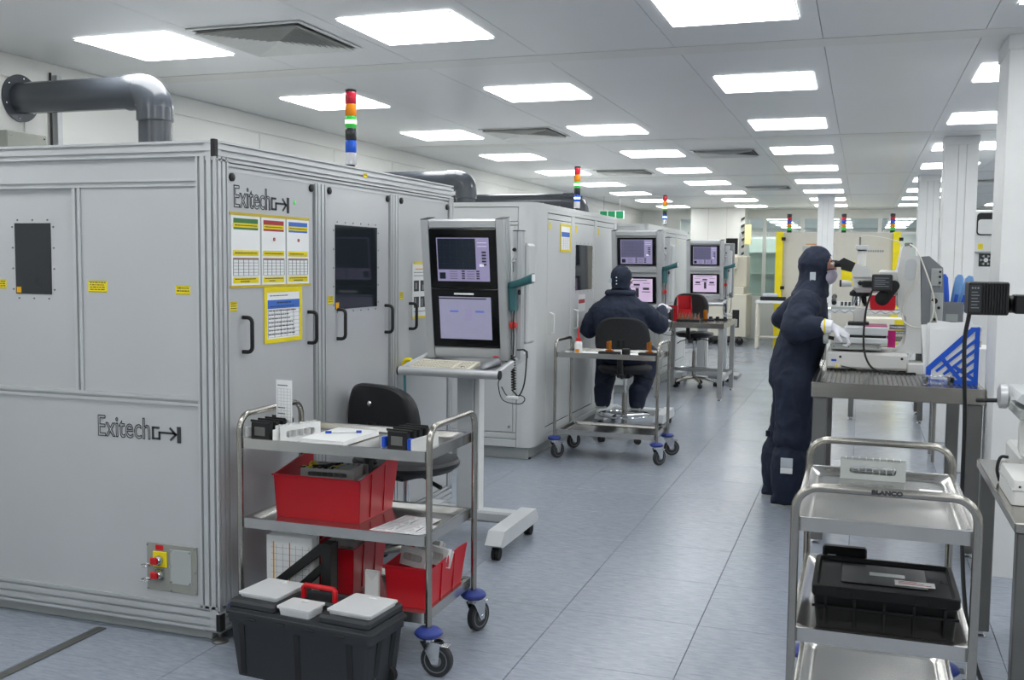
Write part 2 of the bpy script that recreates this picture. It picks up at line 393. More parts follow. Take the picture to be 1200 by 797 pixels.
# back partition: header, solid panels, glazing
wb = struct('wall_back', MB().box(XL, YB, 2.50, XR, YB+.1, ZC), 'wall')
for x0, x1 in ((XL, -3.98), (-3.98, -3.74)): MB().box(x0+.002, YB, 0, x1-.002, YB+.1, 2.498, .004).build('wall_panel', 'wall', wb)
gx = [-3.74, -3.05, -2.3, -1.95, -1.2, -.45, .3, 1.05, 1.8, 2.9, 4.0, XR]
for x in gx: MB().box(x-.035, YB-.01, 0, x+.035, YB+.09, 2.5, .004).build('mullion', 'wall', wb)
MB().box(gx[0], YB-.008, 2.18, XR, YB+.08, 2.23, .003).build('transom', 'wall', wb)
MB().box(gx[0], YB-.008, .0, XR, YB+.08, .9, .003).build('sill_panel', 'wall', wb)
for a, b in zip(gx[:-1], gx[1:]):
    MB().box(a+.035, YB+.03, .9, b-.035, YB+.04, 2.18).build('pane', 'glass', wb)
    MB().box(a+.035, YB+.03, 2.23, b-.035, YB+.04, 2.5).build('pane', 'glass', wb)
struct('wall_pier', MB().box(-3.36, 21.0, 0, -2.27, YB-.02, ZC, .006), 'wall')
for x in (-3.0, -2.63): MB().box(x-.003, 20.998, 0, x+.003, 21.0, ZC).build('joint', 'wall_joint', bpy.data.objects['wall_pier'])
# ---- free-standing columns
def column(n, x0, x1, y0, y1, seams):
    c = struct('trim_column_%d' % n, MB().box(x0+.01, y0+.01, 0, x1-.01, y1-.01, ZC), 'wall_joint')
    xs = [x0]+seams+[x1]
    for a, b in zip(xs[:-1], xs[1:]):
        MB().box(a+.0015, y0, .0, b-.0015, y0+.01, ZC-.075, .001).build('column_panel', 'white_paint', c)
        MB().box(a+.0015, y1-.01, .0, b-.0015, y1, ZC-.075, .001).build('column_panel', 'white_paint', c)
    for x, d in ((x0, .01), (x1, -.01)): MB().box(x, y0+.002, 0, x+d, y1-.002, ZC-.075, .001).build('column_panel', 'white_paint', c)
    MB().box(x0-.006, y0-.006, ZC-.075, x1+.006, y1+.006, ZC, .002).build('column_collar', 'white_paint', c)
    return c
column(1, .64, 1.06, 5.55, 5.95, [.80])
column(2, .645, .915, 9.70, 10.0, [.755, .82])
column(3, .63, .875, 13.7, 14.0, [.73, .80])
column(4, -.72, -.465, 17.4, 17.7, [-.64, -.56])
# ---- wall trunking and the exit sign
t = thing('wall_trunking', 'vertical grey cable trunking with a black pipe on the left wall behind the grey duct', 'trunking', (-4.54, 4.85, 0))
MB().box(-4.544, 4.86, 1.2, -4.50, 4.90, 2.62, .003).build('trunking_channel', 'alu', t, True)
MB().cyl((-4.525, 4.835, 1.2), (-4.525, 4.835, 2.63), .007).build('black_pipe', 'black', t, True)
t = thing('exit_sign', 'green exit sign hanging from the ceiling behind the second machine', 'sign', (-4.1, 17.0, 2.38))
MB().box(-4.28, 16.99, 2.30, -3.84, 17.02, 2.44, .004).build('sign_panel', 'paper', t, True)
for k in range(3): MB().box(-4.26+k*.14, 16.982, 2.31, -4.14+k*.14, 16.99, 2.43, .003).build('sign_field', 'exit_green', t, True)
MB().cyl((-4.2, 17.005, 2.44), (-4.2, 17.005, ZC), .006).build('hanger', 'alu', t, True); MB().cyl((-3.92, 17.005, 2.44), (-3.92, 17.005, ZC), .006).build('hanger', 'alu', t, True)
# ---- grey exhaust ducts
def duct(label, x_end, y, z, r, flange=True, drop=2.0):
    t = thing('exhaust_duct', label, 'duct', (x_end, y, drop), 0, 'grey exhaust ducts')
    br = r*1.04
    MB().cyl((XL+.006, y, z), (x_end-br, y, z), r, n=28).build('horizontal_pipe', 'pvc', t, True)
    MB().tube([(x_end-br-.02, y, z)]+arc((x_end-br, y, z-br), br, 90, 0, 10, 'xz')+[(x_end, y, z-br-.02)], r*1.09, n=28).build('elbow', 'pvc', t, True)
    MB().cyl((x_end, y, z-br-.01), (x_end, y, drop), r, n=28).build('vertical_pipe', 'pvc', t, True)
    MB().lathe([(r*1.02, -.04), (r*1.1, -.035), (r*1.1, .035), (r*1.02, .04)], (x_end, y, z-br-.03), 'z', 28).build('socket_collar', 'pvc', t, True)
    MB().lathe([(r*1.02, -.05), (r*1.1, -.045), (r*1.1, .045), (r*1.02, .05)], (x_end-br-.03, y, z), 'x', 28).build('socket_collar', 'pvc', t, True)
    if flange:
        f = MB().lathe([(r*1.5, 0), (r*1.5, .012), (r*1.0, .013)], (XL+.007, y, z), 'x', 32).build('wall_flange', 'pvc', t, True)
        for k in range(6):
            a = R(60*k+20); MB().lathe([(.006, 0), (.006, .004), (.002, .006)], (XL+.019, y+r*1.28*math.cos(a), z+r*1.28*math.sin(a)), 'x', 8).build('bolt', 'chrome', t, True)
duct('thick grey plastic duct with an elbow, from the left wall down onto the nearest machine', -3.625, 4.62, 2.450, .088, True, 2.001)
duct('grey plastic duct with an elbow rising from the second machine, behind the first', -3.36, 8.5, 2.275, .088, True, 2.021)
duct('grey plastic duct with an elbow behind the signal tower of the second machine', -2.72, 10.0, 2.165, .088, True, 2.021)
# ================================================================ the nearest machine enclosure
FX, FY = -2.40, 3.41            # right face plane, front face plane
M1 = thing('laser_machine', 'large grey aluminium-framed machine enclosure nearest the camera, with posted notices on its first door', 'machine', (-3.35, 4.63, 0))
def bl(name, mb, m, parent=M1, angle=35): return mb.build(name, m, parent, True, angle)
bl('plinth', MB().box(-4.40, 3.455, 0, -2.47, 5.80, .075, .004), 'plinth')
bl('roof_panel', MB().box(-4.42, 3.45, 1.985, -2.44, 5.84, 2.0, .002), 'panel')
bl('rear_panel', MB().box(-4.42, 5.82, .08, -2.46, 5.86, 1.99, .003), 'panel')
bl('side_panel', MB().box(-4.44, 3.45, .08, -4.42, 5.86, 1.99, .003), 'panel')
# posts and rails of slotted aluminium bar
def post(x, y, w, d, z0, z1, sides, pitch=.03):
    return MB().prism([(x+a, y+b) for a, b in slotted(w, d, sides, pitch=pitch)], 'z', z0, z1)
def railx(y, z, d, h, x0, x1, sides='l', pitch=.03):     # section in (y,z): left side is the front
    return MB().prism([(y+a, z+b) for a, b in slotted(d, h, sides, pitch=pitch)], 'x', x0, x1)
def raily(x, z, w, h, y0, y1, sides='r', pitch=.03):
    return MB().prism([(x+a, z+b) for a, b in slotted(w, h, sides, pitch=pitch)], 'y', y0, y1)
bl('corner_post', post(-2.492, FY, .092, .09, .14, 1.958, 'br'), 'alu')
bl('corner_post', post(-2.46, 5.80, .06, .062, .14, 1.94, 'br'), 'alu')
bl('top_rail', railx(FY, 1.958, .05, .062, -4.44, -2.405, 'l'), 'alu')
bl('top_rail', raily(-2.45, 1.942, .05, .078, FY+.004, 5.862, 'r', .028), 'alu')
bl('bottom_rail', railx(FY, .055, .05, .10, -4.44, -2.405, 'l', .034), 'alu')
bl('bottom_rail', raily(-2.45, .055, .05, .10, FY+.004, 5.862, 'r', .034), 'alu')
bl('cross_rail', railx(FY+.004, 1.843, .04, .03, -4.44, -2.493, 'l', .03), 'alu')
bl('cross_rail', railx(FY+.004, .967, .04, .036, -4.44, -2.493, 'l', .036), 'alu')
bl('cross_rail', raily(-2.45, 1.905, .044, .033, 3.50, 5.80, 'r', .033), 'alu')
bl('mid_post', post(-3.10, FY+.005, .04, .04, 1.004, 1.842, 'b', .04), 'alu')
bl('corner_cap', MB().box(-2.418, FY-.004, 1.957, -2.398, FY+.02, 2.024, .002), 'black')
bl('corner_cap', MB().box(-2.418, FY-.004, .055, -2.396, FY+.03, .125, .002), 'black')
bl('foot_plate', MB().box(-2.47, FY-.002, .05, -2.396, FY+.07, .056), 'alu_dark')
ft = bl('levelling_foot', MB().lathe([(.034, 0), (.034, .005), (.018, .018), (.009, .022), (.009, .05)], (-2.425, FY+.035, 0), 'z', 16), 'steel_dark')
# front panels
bl('header_panel', MB().box(-4.42, FY+.018, 1.873, -2.492, FY+.024, 1.958), 'panel')
sd = bl('sliding_panel', MB().box(-4.42, FY+.026, 1.0, -3.10, FY+.032, 1.845), 'panel')
bl('front_panel', MB().box(-3.06, FY+.012, 1.003, -2.492, FY+.02, 1.843, .001), 'panel')
lp = bl('lower_panel', MB().box(-4.42, FY+.012, .155, -2.492, FY+.02, .967, .001), 'panel')
FF = Face((0, FY+.026, 0), (1, 0, 0), (0, 0, 1)); FP = Face((0, FY+.012, 0), (1, 0, 0), (0, 0, 1))
win = bl('viewing_window', FF.rect(MB(), -3.424, 1.40, -3.232, 1.70, 0, .003, .001), 'tinted')
b = FF.rect(MB(), -3.418, 1.405, -3.394, 1.43, .003, .0036)
tag(bl('warning_label', b, 'amber'), 'small amber warning sticker in the corner of the dark window')
bm = MB()
for k in range(3):
    for v in (1.395-.013, 1.70+.013): bm.lathe([(.004, 0), (.004, .003)], (-3.408+k*.08, FY+.023, v), 'y', 8)
for k in range(4):
    for u in (-3.437, -3.218): bm.lathe([(.004, 0), (.004, .003)], (u, FY+.023, 1.42+k*.088), 'y', 8)
bl('window_bolts', bm, 'steel_dark')
def label_plate(face, u0, v0, u1, v1, parent, lines=3, m='yellow'):
    o = bl('warning_label', face.rect(MB(), u0, v0, u1, v1, .0003, .0012), m, parent)
    q = MB(); h = (v1-v0)/(lines+1.2); w = u1-u0; bz = min(w, v1-v0)*.04
    for k in range(lines):
        vv = v1-h*(k+1.1); x = u0+w*.1
        while x < u1-w*.14:
            l = rnd.uniform(.06, .2)*w; l = min(l, u1-w*.08-x); face.rect(q, x, vv, x+l, vv+h*.42, .0012, .0016); x += l+w*.04
    face.rect(q, u0+bz, v0+bz, u1-bz, v0+bz*1.9, .0012, .0016); face.rect(q, u0+bz, v1-bz*1.9, u1-bz, v1-bz, .0012, .0016)
    bl('label_print', q, 'ink', o)['kind'] = 'stuff'; return o
label_plate(FP, -3.031, 1.414, -2.935, 1.463, M1, 4); label_plate(FP, -2.600, 1.413, -2.530, 1.45, M1, 2)
label_plate(FF, -3.56, 1.42, -3.476, 1.46, M1, 3)
# logos: outlined letters with an arrow running into a bar
def logo(face, u, v, d, parent, s=1.0):
    m = MB(); t = MB().merge(TXT_LOGO); t.xf(Matrix.Scale(s, 4)); face.put(m, t, u, v, d)
    o = bl('logo_lettering', m, 'ink', parent)
    a = MB(); x = u+.275*s; y = v+.008*s; w = .0085*s
    def seg(p, q): 
        p = Vector((x+p[0]*s, y+p[1]*s)); q = Vector((x+q[0]*s, y+q[1]*s)); n = (q-p).normalized(); nn = Vector((-n.y, n.x))*w/2; n = n*w/2
        face.poly(a, [tuple(p-n-nn), tuple(q+n-nn), tuple(q+n+nn), tuple(p-n+nn)], d-.001, d+.001)
    seg((.028, .045), (0, .045)); seg((0, .045), (0, 0)); seg((0, 0), (.032, 0)); seg((.032, 0), (.032, .026)); seg((.032, .026), (.10, .026)); seg((.10, .026), (.112, .023))
    seg((.086, .045), (.112, .022)); seg((.112, .022), (.088, .0)); face.rect(a, x+.118*s, y-.012*s, x+.136*s, y+.055*s, d-.001, d+.001)
    bl('logo_arrow', a, 'ink', parent)
logo(FP, -2.995, .815, .002, M1)
# isolator plate with two locks
pl = bl('isolator_plate', FP.rect(MB(), -2.757, .19, -2.512, .388, 0, .006, .001), 'grey_box')
bl('cover_plate', FP.rect(MB(), -2.640, .228, -2.538, .37, .006, .009, .001), 'plinth', pl)
bl('switch_base', FP.rect(MB(), -2.722, .292, -2.655, .356, .006, .014, .002), 'yellow', pl)
bl('switch_base', FP.rect(MB(), -2.715, .236, -2.672, .282, .006, .012, .002), 'steel_dark', pl)
bl('name_tag', FP.rect(MB(), -2.712, .361, -2.675, .382, .006, .008), 'red', pl)
for v in (.322, .262):
    k = bl('lock_switch', MB().lathe([(.02, 0), (.02, -.02), (.014, -.03)], (-2.688, FY+.006, v), 'y', 14), 'chrome', pl)
    bl('lock_face', MB().box(-2.712, FY-.034, v-.013, -2.682, FY-.024, v+.016, .003), 'red', pl)
    bl('lock_bow', MB().tube([(-2.735+.02*math.cos(R(q))*.9, FY-.03-.022*math.sin(R(q)), v-.018) for q in range(0, 361, 40)], .0035, 6), 'chrome', pl)
bm = MB()
for u, v in ((-2.75, .38), (-2.518, .38), (-2.75, .197), (-2.518, .197), (-2.635, .197), (-2.635, .364), (-2.544, .364), (-2.635, .235), (-2.544, .235), (-2.518, .285), (-2.64, .3), (-2.745, .29)):
    bm.lathe([(.004, 0), (.004, -.004)], (u, FY+.004, v), 'y', 8)
bl('plate_screws', bm, 'chrome', pl)
# right side: three doors between posts
RF = Face((FX-.008, 0, 0), (0, 1, 0), (0, 0, 1))            # u = y, v = z, normal +x
bl('side_post', post(-2.46, 4.185, .06, .10, .14, 1.91, 'r', .033), 'alu'); bl('side_post', post(-2.46, 4.982, .06, .10, .14, 1.91, 'r', .033), 'alu')
bl('door_backing', MB().box(-2.455, 3.48, .15, -2.43, 5.81, 1.91), 'panel_gap')
def grip(parent, y, z0, z1, m='black', out=.045, x=None):
    x = FX-.008 if x is None else x; r = .0085
    p = [(x, y, z0), (x+out-.02, y, z0)]+[V(x+out-.02, y, z0+.02)+V(math.cos(R(a))*.02, 0, math.sin(R(a))*.02) for a in (-60, -30, 0)]
    p += [V(x+out-.02, y, z1-.02)+V(math.cos(R(a))*.02, 0, math.sin(R(a))*.02) for a in (0, 30, 60)]+[(x+out-.02, y, z1), (x, y, z1)]
    return bl('door_handle', MB().tube(p, r, 10), m, parent)
for i, (y0, y1) in enumerate(((3.508, 4.172), (4.298, 4.968), (5.096, 5.79))):
    d = bl('door', MB().box(-2.43, y0, .16, FX-.008, y1, 1.912, .002), 'panel')
    for yy in (y0+.012, y1-.03):
        bl('door_catch', MB().lathe([(.017, 0), (.017, .008), (.012, .011)], (FX-.008, yy+.01, 1.885), 'x', 14), 'black', d)
    if i == 1:
        bl('viewing_window', RF.rect(MB(), 4.378, 1.318, 4.826, 1.728, 0, .003, .001), 'tinted', d)
        bm = MB()
        for k in range(6):
            for v in (1.305, 1.741): bm.lathe([(.0035, 0), (.0035, .003)], (FX-.008, 4.4+k*.082, v), 'x', 8)
        for k in range(5):
            for u in (4.363, 4.841): bm.lathe([(.0035, 0), (.0035, .003)], (FX-.008, u, 1.34+k*.09), 'x', 8)
        bl('window_bolts', bm, 'steel_dark', d)
        bl('warning_label', RF.rect(MB(), 4.382, 1.32, 4.412, 1.352, .003, .0036), 'amber', d)
    grip(d, (3.60, 4.40, 5.235)[i], 1.176, 1.318)
    if i < 2: grip(d, (4.125, 4.925)[i], 1.176, 1.318)
    if i == 0:
        logo(RF, 3.545, 1.765, .001, d, 1.02)
        bl('status_light', MB().lathe([(.009, 0), (.009, .003), (.004, .005)], (FX-.008, 4.01, 1.812), 'x', 12), 'led_green', d)
    label_plate(RF, (3.512, 4.305, 5.105)[i], 1.345, (3.56, 4.36, 5.155)[i], 1.385, d, 3)
label_plate(Face((FX, 0, 0), (0, 1, 0), (0, 0, 1)), 4.66, 1.975, 4.70, 1.998, M1, 1)
bl('top_knob', MB().lathe([(.03, 0), (.03, .012), (.02, .02)], (-2.46, 4.95, 2.0), 'z', 14), 'black')
# grey electrical box on the roof
t = thing('electrical_box', 'grey metal electrical box on the roof of the nearest machine under the duct flange', 'box', (-4.0, 4.0, 2.0))
MB().box(-4.3, 3.98, 2.001, -4.0, 4.24, 2.18, .004).build('box_body', 'grey_box', t, True)
for p in ((4.0, 2.16), (4.0, 2.05), (4.22, 2.16), (4.22, 2.05)): MB().lathe([(.005, 0), (.005, .004)], (-4.0, p[0], p[1]), 'x', 8).build('screw', 'chrome', t, True)
# ---- stacked signal towers
def tower(x, y, z, label, far=False, s=1.0):
    t = thing('signal_tower', label, 'signal tower', (x, y, z), 0, 'stacked signal towers')
    r = .028*s; h = .0595*s; zz = 0
    MB().lathe([(r*.75, 0), (r*.75, .012*s), (r*.3, .014*s)], (0, 0, 0), 'z', 16).build('base', 'black', t); zz = .01*s
    for nm, m in (('clear_segment', 'led_clear'), ('blue_segment', 'led_blue'), ('black_segment', 'led_black'), ('green_segment', 'led_grn'), ('amber_segment', 'led_orange'), ('red_segment', 'led_red')):
        MB().lathe([(r*.9, 0), (r, .004*s), (r, h-.006*s), (r*.92, h)], (0, 0, zz), 'z', 18).build(nm, m, t)
        if nm == 'green_segment': MB().lathe([(r*.5, 0), (r*1.015, .0), (r*1.015, h*.3), (r*.5, h*.3)], (0, 0, zz+h*.38), 'z', 18).build('lit_ring', 'led_glow', t)
        if far and nm == 'blue_segment': MB().lathe([(r*.5, 0), (r*1.015, .0), (r*1.015, h*.25), (r*.5, h*.25)], (0, 0, zz+h*.38), 'z', 18).build('lit_ring', 'blue_glow', t)
        zz += h
    MB().lathe([(r*.95, 0), (r, .003*s), (r, .01*s), (r*.7, .014*s)], (0, 0, zz), 'z', 18).build('cap', 'black', t)
tower(-2.425, 4.575, 2.02, 'red amber green and blue signal tower on the nearest machine')
tower(-2.43, 8.84, 2.03, 'signal tower with its blue lamp lit on the second machine', True)
tower(-2.43, 13.1, 2.05, 'small distant signal tower on the third machine', True)
# ---- posted notices on the first door
def notice(name, label, face, u0, v0, u1, v1, blocks, tape=None, group=None, lift=.0015):
    c = face.m @ Vector(((u0+u1)/2, v0, lift))
    t = thing(name, label, 'notice', tuple(c), 0, group)
    bl('sheet', face.rect(MB(), u0, v0, u1, v1, lift, lift+.001), 'paper', t)
    for k, (m, rects) in enumerate(blocks):
        q = MB()
        for r in rects: face.rect(q, u0+(u1-u0)*r[0], v0+(v1-v0)*r[1], u0+(u1-u0)*r[2], v0+(v1-v0)*r[3], lift+.001, lift+.0014+.0004*k)
        o_ = bl('print', q, m, t)
        if len(rects) > 2: o_['kind'] = 'stuff'
    if tape:
        q = MB()
        for r in tape: face.rect(q, *r, lift+.0008, lift+.0022)
        bl('tape', q, 'yellow', t)
    return t
def table_lines(r0, v0, r1, v1, rows, cols):
    o = []
    for k in range(rows+1): y = v0+(v1-v0)*k/rows; o.append((r0, y-.003, r1, y+.003))
    for k in range(cols+1): x = r0+(r1-r0)*k/cols; o.append((x-.004, v0, x+.004, v1))
    return o
def words(r0, r1, v, h, n, seed):
    q = random.Random(seed); o = []; x = r0
    while x < r1-.02 and len(o) < n:
        l = min(q.uniform(.03, .1), r1-x); o.append((x, v, x+l, v+h)); x += l+.02
    return o
us = (3.515, 3.735, 3.935, 4.135); colr = ('green_print', 'red_print', 'blue_print'); nam = ('green', 'red', 'blue')
for k in range(3):
    u0, u1 = us[k]+.006, us[k+1]-.006; hb = (.855, .925)
    blocks = [(colr[k], [(.08, .80, .93, .96)]), ('yellow', [(.06, .83, .94, .893), (.06, .425, .94, .505), (.06, .03, .94, .115)]), ('brown_print', [(.06, .37, .94, .395)]), ('ink_light', table_lines(.06, .14, .94, .37, 5, 5)),
              ('ink', words(.12, .9, .855, .012, 9, k)+words(.12, .9, .46, .012, 9, k+5)+words(.12, .9, .085, .012, 9, k+9)+words(.3, .7, .05, .012, 4, k+3))]
    if k: blocks.append(('red_print', [(.48, .66, .5, .70), (.53, .66, .55, .70), (.5, .655, .53, .665), (.5, .695, .53, .705)]))
    notice('notice_sheet', 'white printed notice with a %s header band taped to the first door' % nam[k], RF, u0, 1.450, u1, 1.735, blocks, None, 'three notices taped side by side')
t = thing('tape_strip', 'two yellow tape strips holding the three notices on the first door', 'tape', (FX, 3.82, 1.44))
bl('upper_strip', RF.rect(MB(), 3.512, 1.7355, 4.135, 1.747, .0004, .0035), 'tape_yellow', t); bl('lower_strip', RF.rect(MB(), 3.512, 1.4395, 4.145, 1.4495, .0004, .0035), 'tape_yellow', t)
notice('schedule_sheet', 'white schedule with a blue band framed by wide yellow tape on the first door', RF, 3.775, 1.21, 4.055, 1.42,
       [('blue_print', [(.03, .64, .97, .82)]), ('ink_light', table_lines(.04, .05, .96, .62, 7, 5)), ('ink', sum([words(.06, .94, .1+.081*k, .02, 9, 40+k) for k in range(7)], [])+words(.3, .7, .75, .025, 5, 60)+words(.1, .9, .9, .015, 6, 61)+words(.1, .9, .68, .015, 8, 62))],
       [(3.757, 1.2145, 3.779, 1.4145), (4.045, 1.2145, 4.067, 1.4145), (3.757, 1.415, 4.067, 1.438), (3.757, 1.195, 4.067, 1.214)])
notice('photo_sheet', 'printed sheet with two dark photographs taped to the third door behind the monitors', RF, 5.27, 1.235, 5.47, 1.545,
       [('ink', [(.1, .18, .45, .38), (.55, .18, .9, .38), (.1, .48, .45, .68), (.55, .48, .9, .68)]), ('ink_light', words(.1, .9, .76, .015, 9, 70)+words(.1, .9, .82, .015, 9, 71)+words(.1, .9, .1, .015, 9, 72)+[(.15, .22, .25, .36), (.62, .2, .7, .34), (.2, .52, .3, .64), (.68, .5, .8, .6)]), ('amber', [(.2, .88, .9, .9)])],
       [(5.29, 1.538, 5.45, 1.552), (5.27, 1.228, 5.47, 1.241)])
# ================================================================ the two machines further down the aisle
def machine2(y0, y1, label, x_back=-4.4, doors=3):
    t = thing('process_machine', label, 'machine', ((x_back-2.4)/2, (y0+y1)/2, 0))
    def B(name, mb, m='panel2', parent=t): return mb.build(name, m, parent, True)
    X = -2.40; r = .10; ht = 2.02
    B('plinth', MB().box(x_back, y0+.05, 0, X-.05, y1-.02, .11, .004), 'plinth')
    B('body', MB().box(x_back, y0+.03, .10, X-.03, y1, ht-.02, .004))
    B('roof_cap', MB().prism([(x_back, y0), (X-r, y0)]+[(X-r+r*math.sin(R(a)), y0+r-r*math.cos(R(a))) for a in (15, 30, 45, 60, 75)]+[(X, y0+r), (X, y1), (x_back, y1)], 'z', ht-.035, ht))
    B('corner_post', MB().prism([(X-r-.03, y0), (X-r, y0)]+[(X-r+r*math.sin(R(a)), y0+r-r*math.cos(R(a))) for a in range(10, 90, 10)]+[(X, y0+r), (X, y0+.34), (X-.03, y0+.34), (X-.03, y0+.04), (X-r-.03, y0+.04)], 'z', .10, ht-.035))
    B('foot', MB().lathe([(.035, 0), (.035, .006), (.012, .02), (.012, .1)], (X-.07, y0+.09, 0), 'z', 14), 'rubber')
    # front: header, big panel, two skirt rails
    xr = X-r-.035
    B('header_panel', MB().box(x_back, y0+.006, 1.87, xr, y0+.03, ht-.04, .003)); B('header_rail', MB().box(x_back, y0, 1.842, xr, y0+.03, 1.866, .003))
    fp = B('front_panel', MB().box(x_back, y0+.008, .215, xr-.03, y0+.03, 1.838, .004)); B('frame_upright', MB().box(xr-.026, y0+.002, .215, xr, y0+.03, 1.838, .003))
    B('skirt_rail', MB().box(x_back, y0+.004, .165, xr, y0+.03, .21, .003)); B('skirt_rail', MB().box(x_back, y0, .10, xr, y0+.03, .16, .003))
    B('panel_latch', MB().lathe([(.012, 0), (.012, -.004), (.006, -.006)], (xr-.06, y0+.008, .26), 'y', 12), 'chrome', fp)
    for k in range(6): B('roof_screw', MB().lathe([(.008, 0), (.008, .008)], (X-.03, y0+.3+k*(y1-y0-.4)/5, ht), 'z', 8), 'chrome')
    # right side
    F = Face((X, 0, 0), (0, 1, 0), (0, 0, 1)); B('side_frame', MB().box(X-.03, y0+.34, .10, X-.012, y1, ht-.035), 'panel_gap')
    B('top_fascia', MB().box(X-.03, y0+.34, 1.955, X, y1, ht-.036, .002)); B('skirt_rail', MB().box(X-.03, y0+.34, .10, X-.001, y1, .15, .002)); B('skirt_rail', MB().box(X-.03, y0+.34, .155, X-.004, y1, .21, .002))
    W_ = (y1-y0-.36)/doors
    for k in range(doors):
        a = y0+.36+k*W_; b = a+W_-.10
        B('header_flap', MB().box(X-.03, a+.004, 1.905, X-.004, b-.004, 1.95, .003)); B('side_post', MB().box(X-.03, b, .21, X, b+.10, 1.955, .004))
        d = B('door', MB().box(X-.03, a+.004, .22, X-.004, b-.004, 1.90, .003))
        Fd = Face((X-.004, 0, 0), (0, 1, 0), (0, 0, 1))
        yh = a+.10 if k % 2 == 0 else a+.03
        B('door_handle', MB().tube([(X-.004, yh, .97), (X+.03, yh, .985), (X+.03, yh, 1.13), (X-.004, yh, 1.145)], .007, 8), 'white_paint', d)
        B('warning_label', Fd.rect(MB(), a+.03, 1.82, a+.08, 1.88, 0, .0012), 'yellow', d)
        if k == 1:
            B('viewing_window', Fd.rect(MB(), a+.05, 1.31, b-.07, 1.715, 0, .003, .001), 'tinted', d); bm = MB()
            for q in range(5):
                for v in (1.295, 1.73): bm.lathe([(.004, 0), (.004, .003)], (X-.004, a+.07+q*(b-a-.16)/4, v), 'x', 8)
                for u in (a+.035, b-.055): bm.lathe([(.004, 0), (.004, .003)], (X-.004, u, 1.34+q*.088), 'x', 8)
            B('window_bolts', bm, 'steel_dark', d)
            B('warning_label', Fd.rect(MB(), a+.16, 1.115, a+.4, 1.27, 0, .0012), 'paper', d); B('label_print', Fd.rect(MB(), a+.175, 1.19, a+.385, 1.225, .0012, .002), 'red_print', d)
    return t
machine2(7.51, 10.28, 'light grey rounded-corner machine behind the seated worker, second along the wall')
machine2(11.86, 14.76, 'farthest light grey rounded-corner machine, third along the wall')
FM2 = Face((-2.404, 0, 0), (0, 1, 0), (0, 0, 1))
notice('schedule_sheet', 'small schedule with a blue band taped in yellow to the second machine', FM2, 8.25, 1.66, 8.53, 1.865,
       [('blue_print', [(.05, .55, .95, .75)]), ('ink_light', table_lines(.05, .05, .95, .5, 6, 4))], [(8.225, 1.6655, 8.255, 1.8595), (8.525, 1.6655, 8.555, 1.8595), (8.225, 1.86, 8.555, 1.88), (8.225, 1.645, 8.555, 1.665)])
# ================================================================ operator consoles on castors
def caster_small(mb_list, x, y, parent, r=.034):
    o = MB().lathe([(r*.3, -.02), (r, -.019), (r, -.004), (r*.6, -.003), (r*.6, .003), (r, .004), (r, .019), (r*.3, .02)], (x, y, r), 'x', 18).build('castor', 'rubber', parent)
    MB().cyl((x, y, r), (x, y, .085), .012, n=8).build('castor_stem', 'black', o)
    MB().box(x-.012, y-r*.9, r*1.2, x+.012, y+r*.9, r*2.0, .006).build('castor_hood', 'black', o)
def coil(p0, p1, r, turns, n=10):
    p0, p1 = Vector(p0), Vector(p1); out = []; ax = (p1-p0).normalized(); a = ax.orthogonal().normalized(); b = ax.cross(a)
    for k in range(turns*n+1): t = k/(turns*n); out.append(p0.lerp(p1, t)+(a*math.cos(2*math.pi*k/n)+b*math.sin(2*math.pi*k/n))*r)
    return out
def bez(p, n=14):
    p = [Vector(q) for q in p]; out = []
    for i in range(len(p)-1):
        a = p[i]; d = p[i+1]; t0 = (p[i+1]-p[i-1])/2 if i else (p[1]-p[0]); t1 = (p[i+2]-p[i])/2 if i+2 < len(p) else (p[i+1]-p[i])
        for k in range(n+(i == len(p)-2)):
            t = k/n; out.append(a*(2*t**3-3*t*t+1)+t0*(t**3-2*t*t+t)+d*(-2*t**3+3*t*t)+t1*(t**3-t*t))
    return out
